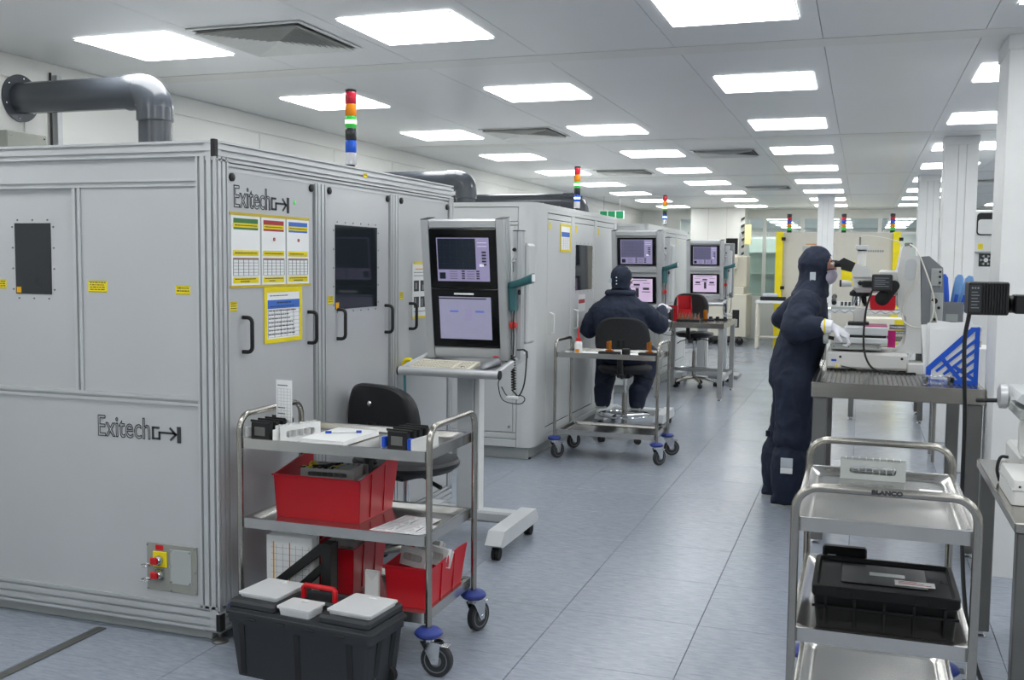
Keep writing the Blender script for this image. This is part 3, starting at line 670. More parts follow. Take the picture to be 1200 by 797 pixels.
def console(loc, label, zb, screens, black=True, gun=True):
    t = thing('operator_console', label, 'console', loc)
    def B(name, mb, m, parent=t): return mb.build(name, m, parent)
    # base
    B('column', MB().box(-.07, -.04, .13, .03, .05, zb-.05, .006), 'grey_paint'); B('column_channel', MB().box(.034, -.035, .13, .065, .045, zb-.05, .004), 'white_paint')
    B('cross_beam', MB().box(-.245, -.05, .085, .33, .055, .15, .012), 'grey_paint')
    for s in (-1, 1):
        x = .32 if s > 0 else -.235
        f = B('foot_beam', MB().prism([(-.50, .09), (-.44, .155), (.10, .155), (.15, .09), (.12, .075), (-.47, .075)], 'x', x-.045, x+.045), 'grey_paint')
        caster_small(None, x, -.44, f); caster_small(None, x, .10, f)
    # tilted head
    tilt = Matrix.Translation((0.031, -.14, zb)) @ Matrix.Rotation(R(8.0), 4, 'X')
    def H(name, mb, m, parent=t): return mb.xf(tilt).build(name, m, parent)
    hh = .765; w = .239
    H('cabinet', MB().box(-w+.004, .018, .01, w-.004, .095, hh-.01, .003), 'grey_paint')
    for s in (-1, 1):
        prof = [(s*a, b) for a, b in [(w-.042, 0), (w, 0), (w, .028), (w-.008, .028), (w-.008, .038), (w, .038), (w, .066), (w-.008, .066), (w-.008, .076), (w, .076), (w, .105), (w-.042, .105)]]
        H('side_profile', MB().prism(prof, 'z', -.005, hh), 'alu'); H('profile_cap', MB().box(s*(w-.042), 0, hh, s*w, .105, hh+.004), 'black')
    H('top_bar', MB().box(-w+.043, .002, hh-.05, w-.043, .05, hh, .008), 'alu'); H('bottom_bar', MB().box(-w+.043, .002, 0, w-.043, .04, .06, .006), 'alu')
    F = Face((0, 0, 0), (1, 0, 0), (0, 0, 1)); F.m = tilt @ F.m
    def P(name, rects, m, parent, d0, d1, c=0):
        q = MB()
        for r in rects: F.rect(q, *r, d0, d1, c)
        o_ = q.build(name, m, parent)
        if len(rects) > 2: o_['kind'] = 'stuff'
        return o_
    for i, (z0, z1, kind) in enumerate(screens):
        if black: bz = (-.195, (.062, .391)[i], .195, (.388, .714)[i])
        else: bz = (-.186, z0-.018, .186, z1+.018)
        if not black and i == 0: P('divider_bar', [(-w+.043, .37, w-.043, .42)], 'alu', t, -.012, .002, .004)
        be = P('screen_bezel', [bz], 'black_gloss', t, -.014, 0, .003)
        tt = P('screen', [(-.152, z0, .152, z1)], {'plot': 'screen_lilac', 'desk': 'screen_grey', 'form': 'screen_pink'}[kind], be, 0, .0008)
        h = z1-z0
        if kind == 'plot':
            P('plot_area', [(-.146, z0+h*.27, .075, z1-.004)], 'screen_dark' if black else 'screen_mid', be, .0008, .0014); P('plot_grid', [(-.146+k*.037, z0+h*.27, -.1455+k*.037, z1-.004) for k in range(1, 6)]+[(-.146, z0+h*(.27+.14*k), .075, z0+h*(.27+.14*k)+.0007) for k in range(1, 5)], 'screen_ink', be, .0014, .0017)
            P('icons', [(-.14, z0+h*.05, -.105, z0+h*.2)], 'screen_dark', be, .0008, .0014); P('buttons', [(.11, z1-h*(.35+.07*k), .135, z1-h*(.31+.07*k)) for k in range(5)]+[(x, z0+h*(.05+.055*k), x+.018, z0+h*(.085+.055*k)) for x in (-.01, .075) for k in range(4)]+[(x, z0+h*(.055+.055*k), x+.045, z0+h*(.065+.055*k)) for x in (-.08, .02) for k in range(4)], 'screen_ink', be, .0008, .0014)
            P('panels', [(.095, z1-h*.66, .12, z1-h*.6), (.085, z1-h*.2, .14, z1-h*.19), (.085, z1-h*.12, .14, z1-h*.11)], 'screen_white', be, .0008, .0014)
        elif kind == 'desk':
            P('title_bar', [(-.152, z1-.012, .125, z1-.006)], 'screen_ink', be, .0008, .0014); P('fields', [(-.09, z1-h*.36, -.04, z1-h*.32), (.06, z1-h*.36, .11, z1-h*.32)], 'screen_blue', be, .0008, .0014)
            P('captions', [(-.05, z1-h*.19, .0, z1-h*.17)]+[(x, z0+h*(.1+.07*k), x+.04, z0+h*(.1+.07*k)+.002) for x in (-.13, -.08, -.03, .05, .1) for k in range(5) if (k*7+int(x*100)) % 3]+[(.0, z1-h*.55, .045, z1-h*.27), ], 'screen_lilac', be, .0008, .0014); P('handle_strip', [(-.06, z1+.012, .055, z1+.022)], 'paper', be, 0, .006, .002)
        else:
            P('fields', [(-.12, z1-h*.48, -.06, z1-h*.38), (.06, z1-h*.48, .12, z1-h*.38), (-.13, z1-h*.58, -.05, z1-h*.55), (.05, z1-h*.58, .13, z1-h*.55), (-.01, z0+h*.2, .02, z1-h*.4), (-.06, z1-h*.36, .03, z1-h*.34), (-.03, z1-h*.3, .03, z1-h*.22)], 'screen_ink', be, .0008, .0014)
            P('captions', [(-.13, z1-h*.2, -.06, z1-h*.18), (.06, z1-h*.2, .13, z1-h*.18), (-.12, z1-h*.08, .1, z1-h*.05)], 'screen_mid', be, .0008, .0014)
    # keyboard tray
    x0, x1 = -.287, .281; y0 = -.27; zt = -.03
    H('tray', MB().box(x0+.03, y0+.01, zt, x1-.03, .16, zt+.012, .003), 'alu_dark')
    H('tray_front_bar', MB().tube([(x0, y0, zt+.012), (x1, y0, zt+.012)], .024, 16), 'alu')
    for s, x in ((-1, x0), (1, x1)):
        H('tray_side_bar', MB().box(x, y0, zt-.01, x-s*.03, .21, zt+.034, .006), 'alu')
        H('end_cap', MB().cyl((x, y0, zt+.012), (x+s*.008, y0, zt+.012), .0245, n=16), 'black'); H('end_cap', MB().box(x-s*.031, .21, zt-.011, x+s*.001, .222, zt+.035, .008), 'black')
    H('tray_bracket', MB().box(-.06, -.05, zt-.05, .05, .15, zt, .005), 'grey_paint')
    # rear electronics box and accessory rail
    B('rear_box', MB().box(.275, -.03, zb+.08, .345, .10, zb+.635, .012), 'panel2')
    r_ = B('accessory_rail', MB().prism([(a, b) for a, b in slotted(.05, .05, 'br', .006, .006, .05)], 'z', zb+.0, zb+.70), 'alu'); r_.location = (.278, -.10, 0)
    MB().box(-.002, -.002, zb+.70, .052, .052, zb+.705).build('rail_cap', 'black', r_)
    B('emergency_stop', MB().lathe([(.014, .0), (.014, -.018), (.02, -.02), (.02, -.036), (.012, -.04)], (.292, -.10, zb+.19), 'y', 16), 'red_soft')
    k = B('lock', MB().lathe([(.010, 0), (.010, -.012), (.004, -.013)], (.287, -.10, zb+.55), 'y', 12), 'chrome'); B('lock', MB().lathe([(.010, 0), (.010, -.012), (.004, -.013)], (.287, -.10, zb+.60), 'y', 12), 'black')
    MB().box(.282, -.122, zb+.48, .292, -.118, zb+.535, .001).build('hanging_key', 'chrome', k); MB().tube(arc((.287, -.12, zb+.538), .009, 0, 340, 9, 'xz'), .0015, 5).build('key_ring', 'chrome', k)
    if gun:
        g = thing('barcode_scanner', 'teal hand-held barcode scanner hooked on the side of the %s' % gun, 'scanner', (loc[0]+.312, loc[1]-.135, zb+.27), 0, 'teal scanners')
        def G(name, mb, m, parent=g): return mb.build(name, m, parent)
        G('grip', MB().loft([[V(-.018+a*.0+u*.019, v*.026, 0) for u, v in rrect(-1, -1, 1, 1, .5, 3)] for a in (0,)] + [[V(-.01+dx+u*sx, v*sy+dy, z) for u, v in rrect(-1, -1, 1, 1, .5, 3)] for dx, sx, sy, dy, z in ((-.006, .019, .026, 0, .02), (-.01, .02, .024, 0, .07), (-.014, .021, .024, 0, .125))]), 'teal')
        G('barrel', MB().loft([[V(x, -.01+v*sy-(x*.25), z+u*sz) for u, v in rrect(-1, -1, 1, 1, .5, 3)] for x, z, sy, sz in ((-.05, .13, .018, .014), (-.04, .135, .026, .02), (.03, .152, .027, .021), (.09, .172, .031, .025), (.105, .178, .032, .026))]), 'teal')
        G('scan_window', MB().loft([[V(x, -.01+v*.026-(x*.25), .179+u*.02) for u, v in rrect(-1, -1, 1, 1, .5, 3)] for x in (.104, .109)]), 'paper')
        G('trigger', MB().box(.012, -.016, .085, .026, .008, .115, .005), 'black'); G('hook', MB().box(-.036, -.02, .06, -.028, .04, .10, .002), 'black')
        pts = [(-.012, 0, .005), (-.014, -.005, -.06), (-.01, -.01, -.14), (-.012, -.01, -.24)]
        c = G('cable', MB().tube(bez(pts)+coil((-.012, -.012, -.245), (.0, -.03, -.43), .011, 13, 8)+bez([(.0, -.03, -.44), (.03, -.03, -.46), (.055, -.02, -.40), (.06, 0, -.30), (.05, .02, -.22), (.0, .02, -.215)]), .0042, 6), 'cable')
        B('cable_loop', MB().tube(bez([(.31, -.38, zb-.07), (.30, -.38, zb-.11), (.32, -.36, zb-.19), (.40, -.33, zb-.21), (.42, -.30, zb-.19), (.40, -.3, zb-.17), (.34, -.34, zb-.17), (.31, -.36, zb-.12)]), .0028, 6), 'cable')
        B('loop_clip', MB().box(.33, -.35, zb-.185, .40, -.335, zb-.168, .004), 'white_paint')
    return t
console((-2.08, 5.36, 0), 'operator console with two black-framed screens and keyboard tray nearest the camera', 1.024, [(.108, .343, 'desk'), (.43, .667, 'plot')], True, 'nearest console')
console((-2.06, 9.74, 0), 'operator console the seated worker faces, two screens in a grey frame', 1.10, [(.092, .312, 'form'), (.455, .685, 'plot')], False, 'seated worker\'s console')
console((-1.965, 13.52, 0), 'distant operator console with two screens behind the steel side table', 1.10, [(.092, .312, 'form'), (.455, .685, 'plot')], False, 'distant console')
# the things on the nearest tray
TRAY = Matrix.Translation((-2.069, 5.22, 1.024)) @ Matrix.Rotation(R(8.0), 4, 'X')
def on_tray(name, label, cat, x, y, rz=0): 
    t = thing(name, label, cat, tuple(TRAY @ V(x, y, -.018))); t.rotation_euler = (R(8.0), 0, rz); return t
t = on_tray('keyboard', 'cream computer keyboard on the tray of the nearest console', 'keyboard', -.055, -.15, R(-4))
MB().prism([(-.075, 0), (.075, 0), (.075, .022), (-.075, .012)], 'x', -.18, .18).build('keyboard_case', 'cream', t)
km = MB().box(-.0075, -.0075, 0, .0075, .0075, .006, .002).mesh('key', 'cream')
for r_ in range(5):
    for c_ in range(18):
        if c_ in (13,): continue
        k = link('key', km, t); k.location = (-.165+c_*.0188, -.055+r_*.0235, .0145+(r_*.0235)*.067)
MB().lathe([(.012, 0), (.011, .004)], (.13, -.045, .016), 'z', 12).build('trackball', 'black', t)
t = on_tray('computer_mouse', 'silver grey computer mouse beside the keyboard of the nearest console', 'mouse', .2, -.11, R(-25))
MB().loft([[V(u*a, y, max(0, b*(.5+.5*v))) for u, v in rrect(-1, -1, 1, 1, .9, 3)] for y, a, b in ((-.075, .012, .012), (-.065, .024, .022), (-.03, .032, .034), (.02, .034, .05), (.05, .028, .044), (.068, .012, .025))]).build('mouse_shell', 'alu_dark', t)
MB().box(-.018, .035, .046, .018, .05, .052, .002).build('red_buttons', 'red', t)
t = thing('yellow_roll', 'small yellow tape roll hanging behind the tray of the nearest console', 'tape roll', (-2.36, 5.12, .955))
MB().tube([V(-2.36+.0, 5.12, .985)+V(math.cos(R(a))*.028, 0, math.sin(R(a))*.028) for a in range(0, 360, 20)], .012, 8, True).build('roll', 'yellow', t, True)
MB().tube([(-2.385, 5.125, .97), (-2.386, 5.13, .90), (-2.388, 5.14, .80)], .008, 8).build('green_strap', 'teal_light', t, True)
t = thing('small_white_unit', 'small white unit on the tray of the distant console', 'box', (-2.0, 13.16, 1.045)); MB().box(-2.08, 13.12, 1.05, -1.95, 13.2, 1.12, .006).build('unit_case', 'white_paint', t, True); MB().box(-2.03, 13.118, 1.075, -2.0, 13.12, 1.09).build('unit_display', 'black', t, True)
# ================================================================ stools
def stool(loc, rz, label, seat_z, back_top, fabric='vinyl', knob=True, bs=1.0, ss=1.0):
    t = thing('lab_stool', label, 'stool', loc, rz)
    def B(name, mb, m, parent=t): return mb.build(name, m, parent)
    rings = []
    for h, s in ((-.035, .55), (-.03, .86), (-.005, .98), (.015, 1.0), (.03, .96), (.038, .82), (.04, .4)):
        s *= ss; rings.append([V(.235*s*math.copysign(abs(math.cos(a))**.8, math.cos(a)), .215*s*math.copysign(abs(math.sin(a))**.8, math.sin(a)), seat_z-.04+h-.012*(1 if abs(math.cos(a)) < .1 else 0)) for a in [2*math.pi*k/28 for k in range(28)]])
    B('seat', MB().loft(rings), fabric)
    # backrest: padded shell, slightly curved
    w, bz0, bz1 = .205*bs, back_top-.30*bs, back_top; rr = []
    def outline(dy, s):
        pts = []
        for k in range(36):
            a = 2*math.pi*k/36; cx = math.copysign(abs(math.cos(a))**.62, math.cos(a)); cz = math.copysign(abs(math.sin(a))**.62, math.sin(a))
            x = cx*w*s*(1-.10*max(0, cz)); z = (bz0+bz1)/2+cz*(bz1-bz0)/2*(1-(1-s)*.9); pts.append(V(x, -.215+dy+x*x*1.1, z))
        return pts
    bk = B('backrest', MB().loft([outline(-.026, .82), outline(-.028, .93), outline(-.018, .99), outline(0, 1), outline(.02, .98), outline(.034, .86)]), fabric)
    if knob: MB().lathe([(.014, 0), (.014, -.008), (.009, -.013)], (.0, -.245, (bz0+bz1)/2+.08), 'y', 14).build('knob', 'chrome', bk)
    B('back_bar', MB().tube(bez([(0, -.05, seat_z-.085), (0, -.18, seat_z-.085), (0, -.25, seat_z-.02), (0, -.238, bz0+.06), (0, -.235, bz0+.16)], 6), .026, 8), 'black'); B('bellows', MB().lathe([(.03 if k % 2 else .024, seat_z-.08+k*.012) for k in range(9)], (0, -.235, 0), 'z', 12), 'black')
    B('mechanism', MB().box(-.06, -.09, seat_z-.115, .06, .09, seat_z-.07, .01), 'black'); B('lever', MB().tube([(.05, .02, seat_z-.09), (.15, .0, seat_z-.1), (.2, -.01, seat_z-.115)], .006, 6), 'black'); B('lever_grip', MB().tube([(.19, -.01, seat_z-.112), (.25, -.015, seat_z-.125)], .011, 8), 'black'); B('lever', MB().tube([(-.05, .0, seat_z-.09), (-.17, -.04, seat_z-.13), (-.21, -.05, seat_z-.16)], .006, 6), 'black')
    B('gas_column', MB().cyl((0, 0, .1), (0, 0, seat_z-.25), .025, n=16), 'steel'); B('gas_piston', MB().cyl((0, 0, seat_z-.26), (0, 0, seat_z-.1), .015, n=14), 'chrome')
    ring = [V(.225*math.cos(2*math.pi*k/32), .225*math.sin(2*math.pi*k/32), .22) for k in range(32)]
    B('foot_ring', MB().tube(ring, .011, 8, True), 'chrome')
    sp = MB()
    for k in range(3): a = R(120*k+30); B('ring_spoke', MB().cyl((.02*math.cos(a), .02*math.sin(a), .215), (.225*math.cos(a), .225*math.sin(a), .22), .008, n=8), 'chrome')
    for k in range(5):
        a = R(72*k+18); c, s = math.cos(a), math.sin(a)
        l = B('base_leg', MB().tube([(.02*c, .02*s, .115), (.15*c, .15*s, .10), (.27*c, .27*s, .068)], [.022, .019, .014], 8), 'steel')
        MB().lathe([(.008, -.024), (.026, -.022), (.026, -.004), (.016, -.003), (.016, .003), (.026, .004), (.026, .022), (.008, .024)], (0, 0, 0), 'x', 14).xf(Matrix.Translation((.27*c, .27*s, .026)) @ Matrix.Rotation(a, 4, 'Z')).build('castor', 'rubber', l)
        MB().cyl((.27*c, .27*s, .03), (.27*c, .27*s, .072), .009, n=8).build('castor_stem', 'black', l)
    return t
stool((-2.13, 4.60, 0), R(-20), 'empty black vinyl stool between the nearest machine and the laden trolley', .585, .965, 'vinyl', True, 1.15, 1.12)
stool((-1.95, 8.78, 0), R(2), 'dark fabric stool the navy-suited worker sits on', .665, 1.09, 'fabric_dark', False, 1.18)
stool((-1.99, 12.96, 0), R(-10), 'black stool behind the steel side table with red bins', .70, 1.19, 'vinyl', False, 1.12)
# ================================================================ stainless trolleys
def cart(loc, rz, label, shelves=(.85, .53, .235), L=.82, Wd=.47, angles=(0, 20, -70, 60), marked=False):
    t = thing('service_trolley', label, 'trolley', loc, rz)
    def B(name, mb, m, parent=t): return mb.build(name, m, parent)
    hx, hy, rt, top = L/2, Wd/2, .0125, .94
    for s in (-1, 1):
        x = s*hx; br = .065
        p = [(x, -hy, .17), (x, -hy, top-br)]+[V(x, -hy+br, top-br)+V(0, -math.cos(R(a))*br, math.sin(R(a))*br) for a in (15, 30, 45, 60, 75)]+[(x, -hy+br, top), (x, hy-br, top)]
        p += [V(x, hy-br, top-br)+V(0, math.sin(R(a))*br, math.cos(R(a))*br) for a in (15, 30, 45, 60, 75)]+[(x, hy, top-br), (x, hy, .17)]
        B('tube_frame', MB().tube(p, rt, 14), 'steel')
    for z in shelves:
        x0, x1, y0, y1 = -hx+.013, hx-.013, -hy-.006, hy+.006; rings = []
        for o_, dz, r in ((0, -.04, .012), (0, 0, .012), (.012, .0, .02), (.02, -.002, .03), (.034, -.018, .05), (.05, -.022, .05)):
            rings.append([V(a, b, z+dz) for a, b in rrect(x0+o_, y0+o_, x1-o_, y1-o_, r, 5)])
        B('shelf_tray', MB().loft(rings), 'steel_bright')
    for k, (sx, sy) in enumerate(((-1, -1), (1, -1), (1, 1), (-1, 1))):
        x, y = sx*hx, sy*hy
        d = B('bumper_disc', MB().lathe([(.012, .182), (.04, .178), (.052, .168), (.054, .16), (.046, .15), (.02, .146)], (x, y, 0), 'z', 20), 'blue_disc')
        m = Matrix.Translation((x, y, 0)) @ Matrix.Rotation(R(angles[k]), 4, 'Z')      # wheel trails along local +x
        tr, wr = .035, .0625
        B('castor_plate', MB().lathe([(.024, .128), (.024, .146)], (0, 0, 0), 'z', 16).xf(m), 'chrome', d)
        for s in (-1, 1): B('castor_fork', MB().prism([(-.026, .135), (.045, .135), (.056, .128), (tr+.014, wr-.012), (tr-.012, wr-.012)], 'y', s*.02, s*.0235).xf(m), 'chrome', d)
        B('brake_lever', MB().box(.03, -.018, .118, .085, .018, .124, .002).xf(m), 'chrome', d)
        w = B('castor_wheel', MB().lathe([(.046, -.015), (.058, -.016), (wr, -.011), (wr, .011), (.058, .016), (.046, .015)], (tr, 0, wr), 'y', 26).xf(m), 'tyre', t)
        MB().lathe([(.01, -.018), (.03, -.0135), (.047, -.0155), (.047, .0155), (.03, .0135), (.01, .018)], (tr, 0, wr), 'y', 22).xf(m).build('wheel_hub', 'wheel_grey', w)
        MB().cyl(m @ V(tr, -.026, wr), m @ V(tr, .026, wr), .008, n=8).build('axle_bolt', 'chrome', w)
    return t
cart((-1.908, 3.672, 0), 0, 'stainless trolley loaded with red bins beside the nearest machine', angles=(25, 0, 75, 60))
cart((-1.865, 7.94, 0), 0, 'two-shelf stainless trolley behind the seated worker', shelves=(.85, .235), angles=(60, 60, 20, 50))
c3 = cart((.08, 3.335, 0), R(90), 'stainless trolley with black crate in the right foreground', angles=(30, 120, 200, 90))
q = MB().merge(TXT_CART); q.xf(frame((.045, 2.9117, .9345), (1, 0, 0), (0, 0, 1))); o = q.build('maker_lettering', 'ink', None)
o.parent = c3; o.matrix_parent_inverse = (Matrix.Translation((.08, 3.335, 0)) @ Matrix.Rotation(R(90), 4, 'Z')).inverted()
def stack_bin(x0, x1, y0, y1, z, h, label, hb=.0):
    """open picking bin: tall flat end towards -y, flared mouth towards +y"""
    t = thing('storage_bin', label, 'bin', ((x0+x1)/2, (y0+y1)/2, z), 0, 'red storage bins')
    def B(name, mb, m='red_bin', parent=t): return mb.build(name, m, parent, True)
    i = .009; w = .003; f = .008
    B('bin_floor', MB().box(x0+i, y0+i, z, x1-i, y1-i, z+w))
    def wall(a, b, c, d, nx, ny):        # bottom a-b, top d-c; thickness along n
        n = V(nx, ny, 0)*w; a, b, c, d = V(*a), V(*b), V(*c), V(*d)
        return MB().add([a, b, c, d, a+n, b+n, c+n, d+n], [(0, 1, 2, 3), (4, 7, 6, 5), (0, 4, 5, 1), (1, 5, 6, 2), (2, 6, 7, 3), (3, 7, 4, 0)])
    B('end_wall', wall((x0+i, y0+i, z), (x1-i, y0+i, z), (x1, y0, z+h), (x0, y0, z+h), 0, 1)); B('end_wall', wall((x0+i, y1-i, z), (x1-i, y1-i, z), (x1, y1, z+h*.55), (x0, y1, z+h*.55), 0, -1))
    for s, xa, xb in ((1, x0+i, x0), (-1, x1-i, x1)):
        B('side_wall', MB().add([(xa, y0+i, z), (xa, y1-i, z), (xb, y1, z+h*.55), (xb-s*.01, y1+.02, z+h+hb), (xb, y1-.05, z+h+hb*.8), (xb, y0, z+h), (xa+s*w, y0+i, z), (xa+s*w, y1-i, z), (xb+s*w, y1, z+h*.55), (xb-s*.01+s*w, y1+.02, z+h+hb), (xb+s*w, y1-.05, z+h+hb*.8), (xb+s*w, y0, z+h)],
          [(0, 1, 2, 3, 4, 5), (6, 11, 10, 9, 8, 7), (0, 6, 7, 1), (1, 7, 8, 2), (2, 8, 9, 3), (3, 9, 10, 4), (4, 10, 11, 5), (5, 11, 6, 0)]))
        for q in (.3, .68):
            yy = y0+(y1-y0)*q; B('rib', MB().add([(xa, yy, z+.01), (xa, yy+.01, z+.01), (xb, yy+.01, z+h+hb*q*.8-.005), (xb, yy, z+h+hb*q*.8-.005), (xa-s*.005, yy, z+.01), (xa-s*.005, yy+.01, z+.01), (xb-s*.005, yy+.01, z+h+hb*q*.8-.005), (xb-s*.005, yy, z+h+hb*q*.8-.005)], [(0, 1, 2, 3), (4, 7, 6, 5), (0, 4, 5, 1), (1, 5, 6, 2), (2, 6, 7, 3), (3, 7, 4, 0)]))
    B('rim', MB().box(x0-f, y0-f, z+h-.006, x1+f*.3, y0+.004, z+h, .002))
    return t
ZT, ZM, ZL = .8285, .5085, .2135
stack_bin(-2.245, -1.85, 3.565, 3.88, ZM, .178, 'large red open bin on the middle shelf of the laden trolley', .055)
stack_bin(-1.722, -1.523, 3.52, 3.85, ZL, .163, 'red bin full of grey sample carriers at the right of the bottom shelf', .02)
stack_bin(-2.08, -1.89, 3.585, 3.86, ZL, .185, 'red bin in the middle of the bottom shelf beside the envelope', .02)
stack_bin(-2.285, -2.10, 3.62, 3.86, ZL, .185, 'red bin at the left of the bottom shelf behind the printed forms', .04)
# slotted grey sample carriers
def carrier(loc, rz, label, w=.16, h=.065, d=.05, tilt=0, slots=5, group='slotted sample carriers', m='white_paint'):
    t = thing('sample_carrier', label, 'carrier', loc, rz, group); t.rotation_euler = (tilt, 0, rz)
    for y in (-d/2, d/2):
        q = MB(); a, b = .3*h, .7*h
        pts = rrect(-w*.36, a, w*.36, b, (b-a)/2*.9, 3); outer = [(w/2, h), (-w/2, h), (-w/2, 0), (w/2, 0)]
        n = len(pts); rings = []
        for dep in (y-.0015, y+.0015):
            rings.append(([V(u, dep, v) for u, v in pts], [V(u, dep, v) for u, v in rrect(-w/2, 0, w/2, h, .003, 3)]))
        (i0, o0), (i1, o1) = rings
        for A_, B_ in ((i0, o0), (i1, o1), (i0, i1), (o0, o1)):
            v = A_+B_; q.add(v, [(k, (k+1) % n, n+(k+1) % n, n+k) for k in range(n)])
        q.build('side_plate', m, t)
    MB().box(-w/2, -d/2, 0, w/2, d/2, .003).build('base_plate', m, t)
    for k in range(slots+1):
        x = -w*.42+k*w*.84/slots; MB().box(x-.0012, -d/2+.002, .003, x+.0012, d/2-.002, h*1.06, .0005).build('divider', m, t)
    return t
carrier((-1.655, 3.64, .34), R(-22), 'slotted grey carrier leaning at the front of the right red bin', .15, .07, .03, R(-20)); carrier((-1.59, 3.70, .34), R(-22), 'slotted grey carrier with an open window at the right of the red bin', .15, .07, .03, R(-20))
carrier((-1.66, 3.78, .345), R(-22), 'slotted grey carrier at the back of the right red bin', .15, .07, .03, R(-20)); carrier((-1.985, 3.72, .352), R(0), 'white slatted carrier lying in the middle red bin on the bottom shelf', .15, .05, .12, 0, 7)
carrier((-2.05, 3.72, ZM+.15), R(4), 'grey carrier with yellow-black contents lying in the large red bin', .24, .045, .14, 0, 8, m='plinth')
q = thing('wire_bundle', 'tangle of black and yellow wires in the large red bin', 'wires', (-2.08, 3.70, ZM+.19))
for k in range(9): MB().tube(bez([(-.1+rnd.uniform(0, .16), -.05+rnd.uniform(0, .1), rnd.uniform(.0, .012)) for _ in range(4)], 5), .004, 5).build('wire', ('yellow', 'black', 'black')[k % 3], q)
# black module cassettes and their brackets on the top shelf
def cassette(x, y, n, label, rz, yb=True):
    t = thing('module_rack', label, 'rack', (x, y, ZT), rz)
    MB().box(-.068, -.06, 0, .068, .14, .004, .001).build('rack_base', 'white_paint', t)
    for s in (-1, 1): MB().box(s*.066, -.055, .004, s*.070, .14, .06, .001).build('rack_side', 'white_paint', t)
    for k in range(n):
        m = MB().box(-.045, -.05+k*.045, .005, .045, -.05+k*.045+.028, .085, .004).build('module', 'black', t)
        MB().box(-.026, -.052+k*.045, .03, .026, -.05+k*.045, .065, .001).build('module_window', 'steel_dark', m)
        MB().box(-.052, -.045+k*.045, .082, .052, -.04+k*.045, .092, .002).build('module_lip', 'black', m)
    if yb:
        for s in (-1, 1): MB().box(s*.05, -.058, .02, s*.066, -.03, .06, .002).build('blue_latch', 'key_blue', t)
    return t
cassette(-1.64, 3.52, 4, 'rack of black modules with blue latches at the right of the top shelf', R(-8))
cassette(-2.235, 3.51, 4, 'rack of black modules holding a paper card at the left of the top shelf', R(-6), False)
carrier((-2.135, 3.575, ZT), R(68), 'white slotted carrier beside the black modules on the top shelf', .2, .07, .03)
t = thing('job_card', 'tall printed paper card stuck among the black modules on the top shelf', 'card', (-2.205, 3.585, .87))
FC = Face((-2.205, 3.585, .87), (1, -.12, 0), (0, 0, 1))
FC.rect(MB(), -.04, 0, .04, .20, 0, .001).build('card_sheet', 'paper', t, True); q = MB()
for r in table_lines(.1, .05, .9, .82, 12, 4): FC.rect(q, -.04+.08*r[0], .2*r[1]+.0005, -.04+.08*r[2], .2*r[3], .001, .0014)
q.build('card_print', 'ink_light', t, True); q = MB()
for r in words(.1, .9, .88, .02, 6, 5)+words(.1, .9, .42, .02, 6, 8)+words(.1, .9, .3, .02, 6, 9): FC.rect(q, -.04+.08*r[0], .2*r[1], -.04+.08*r[2], .2*r[3], .001, .0015)
q.build('card_heading', 'ink', t, True)
t = thing('notebook', 'white notebook lying on the top shelf of the laden trolley', 'notebook', (-1.99, 3.66, ZT+.002), R(-3))
MB().box(-.10, -.145, 0, .10, .145, .004, .001).build('back_cover', 'white_paint', t); MB().box(-.097, -.142, .004, .099, .142, .016, .001).build('pages', 'paper', t); MB().box(-.10, -.145, .016, .10, .145, .019, .001).build('front_cover', 'white_paint', t)
t = thing('ballpoint_pen', 'clear ballpoint pen with blue cap lying on the notebook', 'pen', (-1.99, 3.69, ZT+.026), R(28))
MB().cyl((-.05, 0, 0), (.05, 0, 0), .0045, n=8).build('barrel', 'clear', t); MB().cyl((-.075, 0, 0), (-.05, 0, 0), .0055, n=8).build('cap', 'key_blue', t); MB().cyl((.05, 0, 0), (.072, 0, 0), .0055, n=8).build('end_plug', 'key_blue', t)
# printed cards fanned out on the middle shelf
for k in range(8):
    r_, c_ = divmod(k, 3) if k < 6 else (2, k-6)
    t = thing('printed_card', 'printed job card on the middle shelf, %s row from the front, %s from the left' % (ORD[r_].replace('nearest', 'first'), ('first', 'second', 'third')[c_]), 'card', (-1.745+c_*.085+r_*.018, 3.50+r_*.10, ZM+.001+.0016*r_), R(-6+3*(k % 3)), 'job cards spread on the middle shelf')
    MB().box(-.04, -.055, 0, .04, .055, .001).build('card_sheet', 'paper', t); q = MB()
    for j in range(6): q.box(-.034, -.045+j*.016, .001, .034-.01*(j % 3), -.042+j*.016, .0014)
    q.build('card_print', 'ink_light', t); MB().box(-.038, .046, .001, .038, .048, .0014).build('red_rule', 'red_print', t)
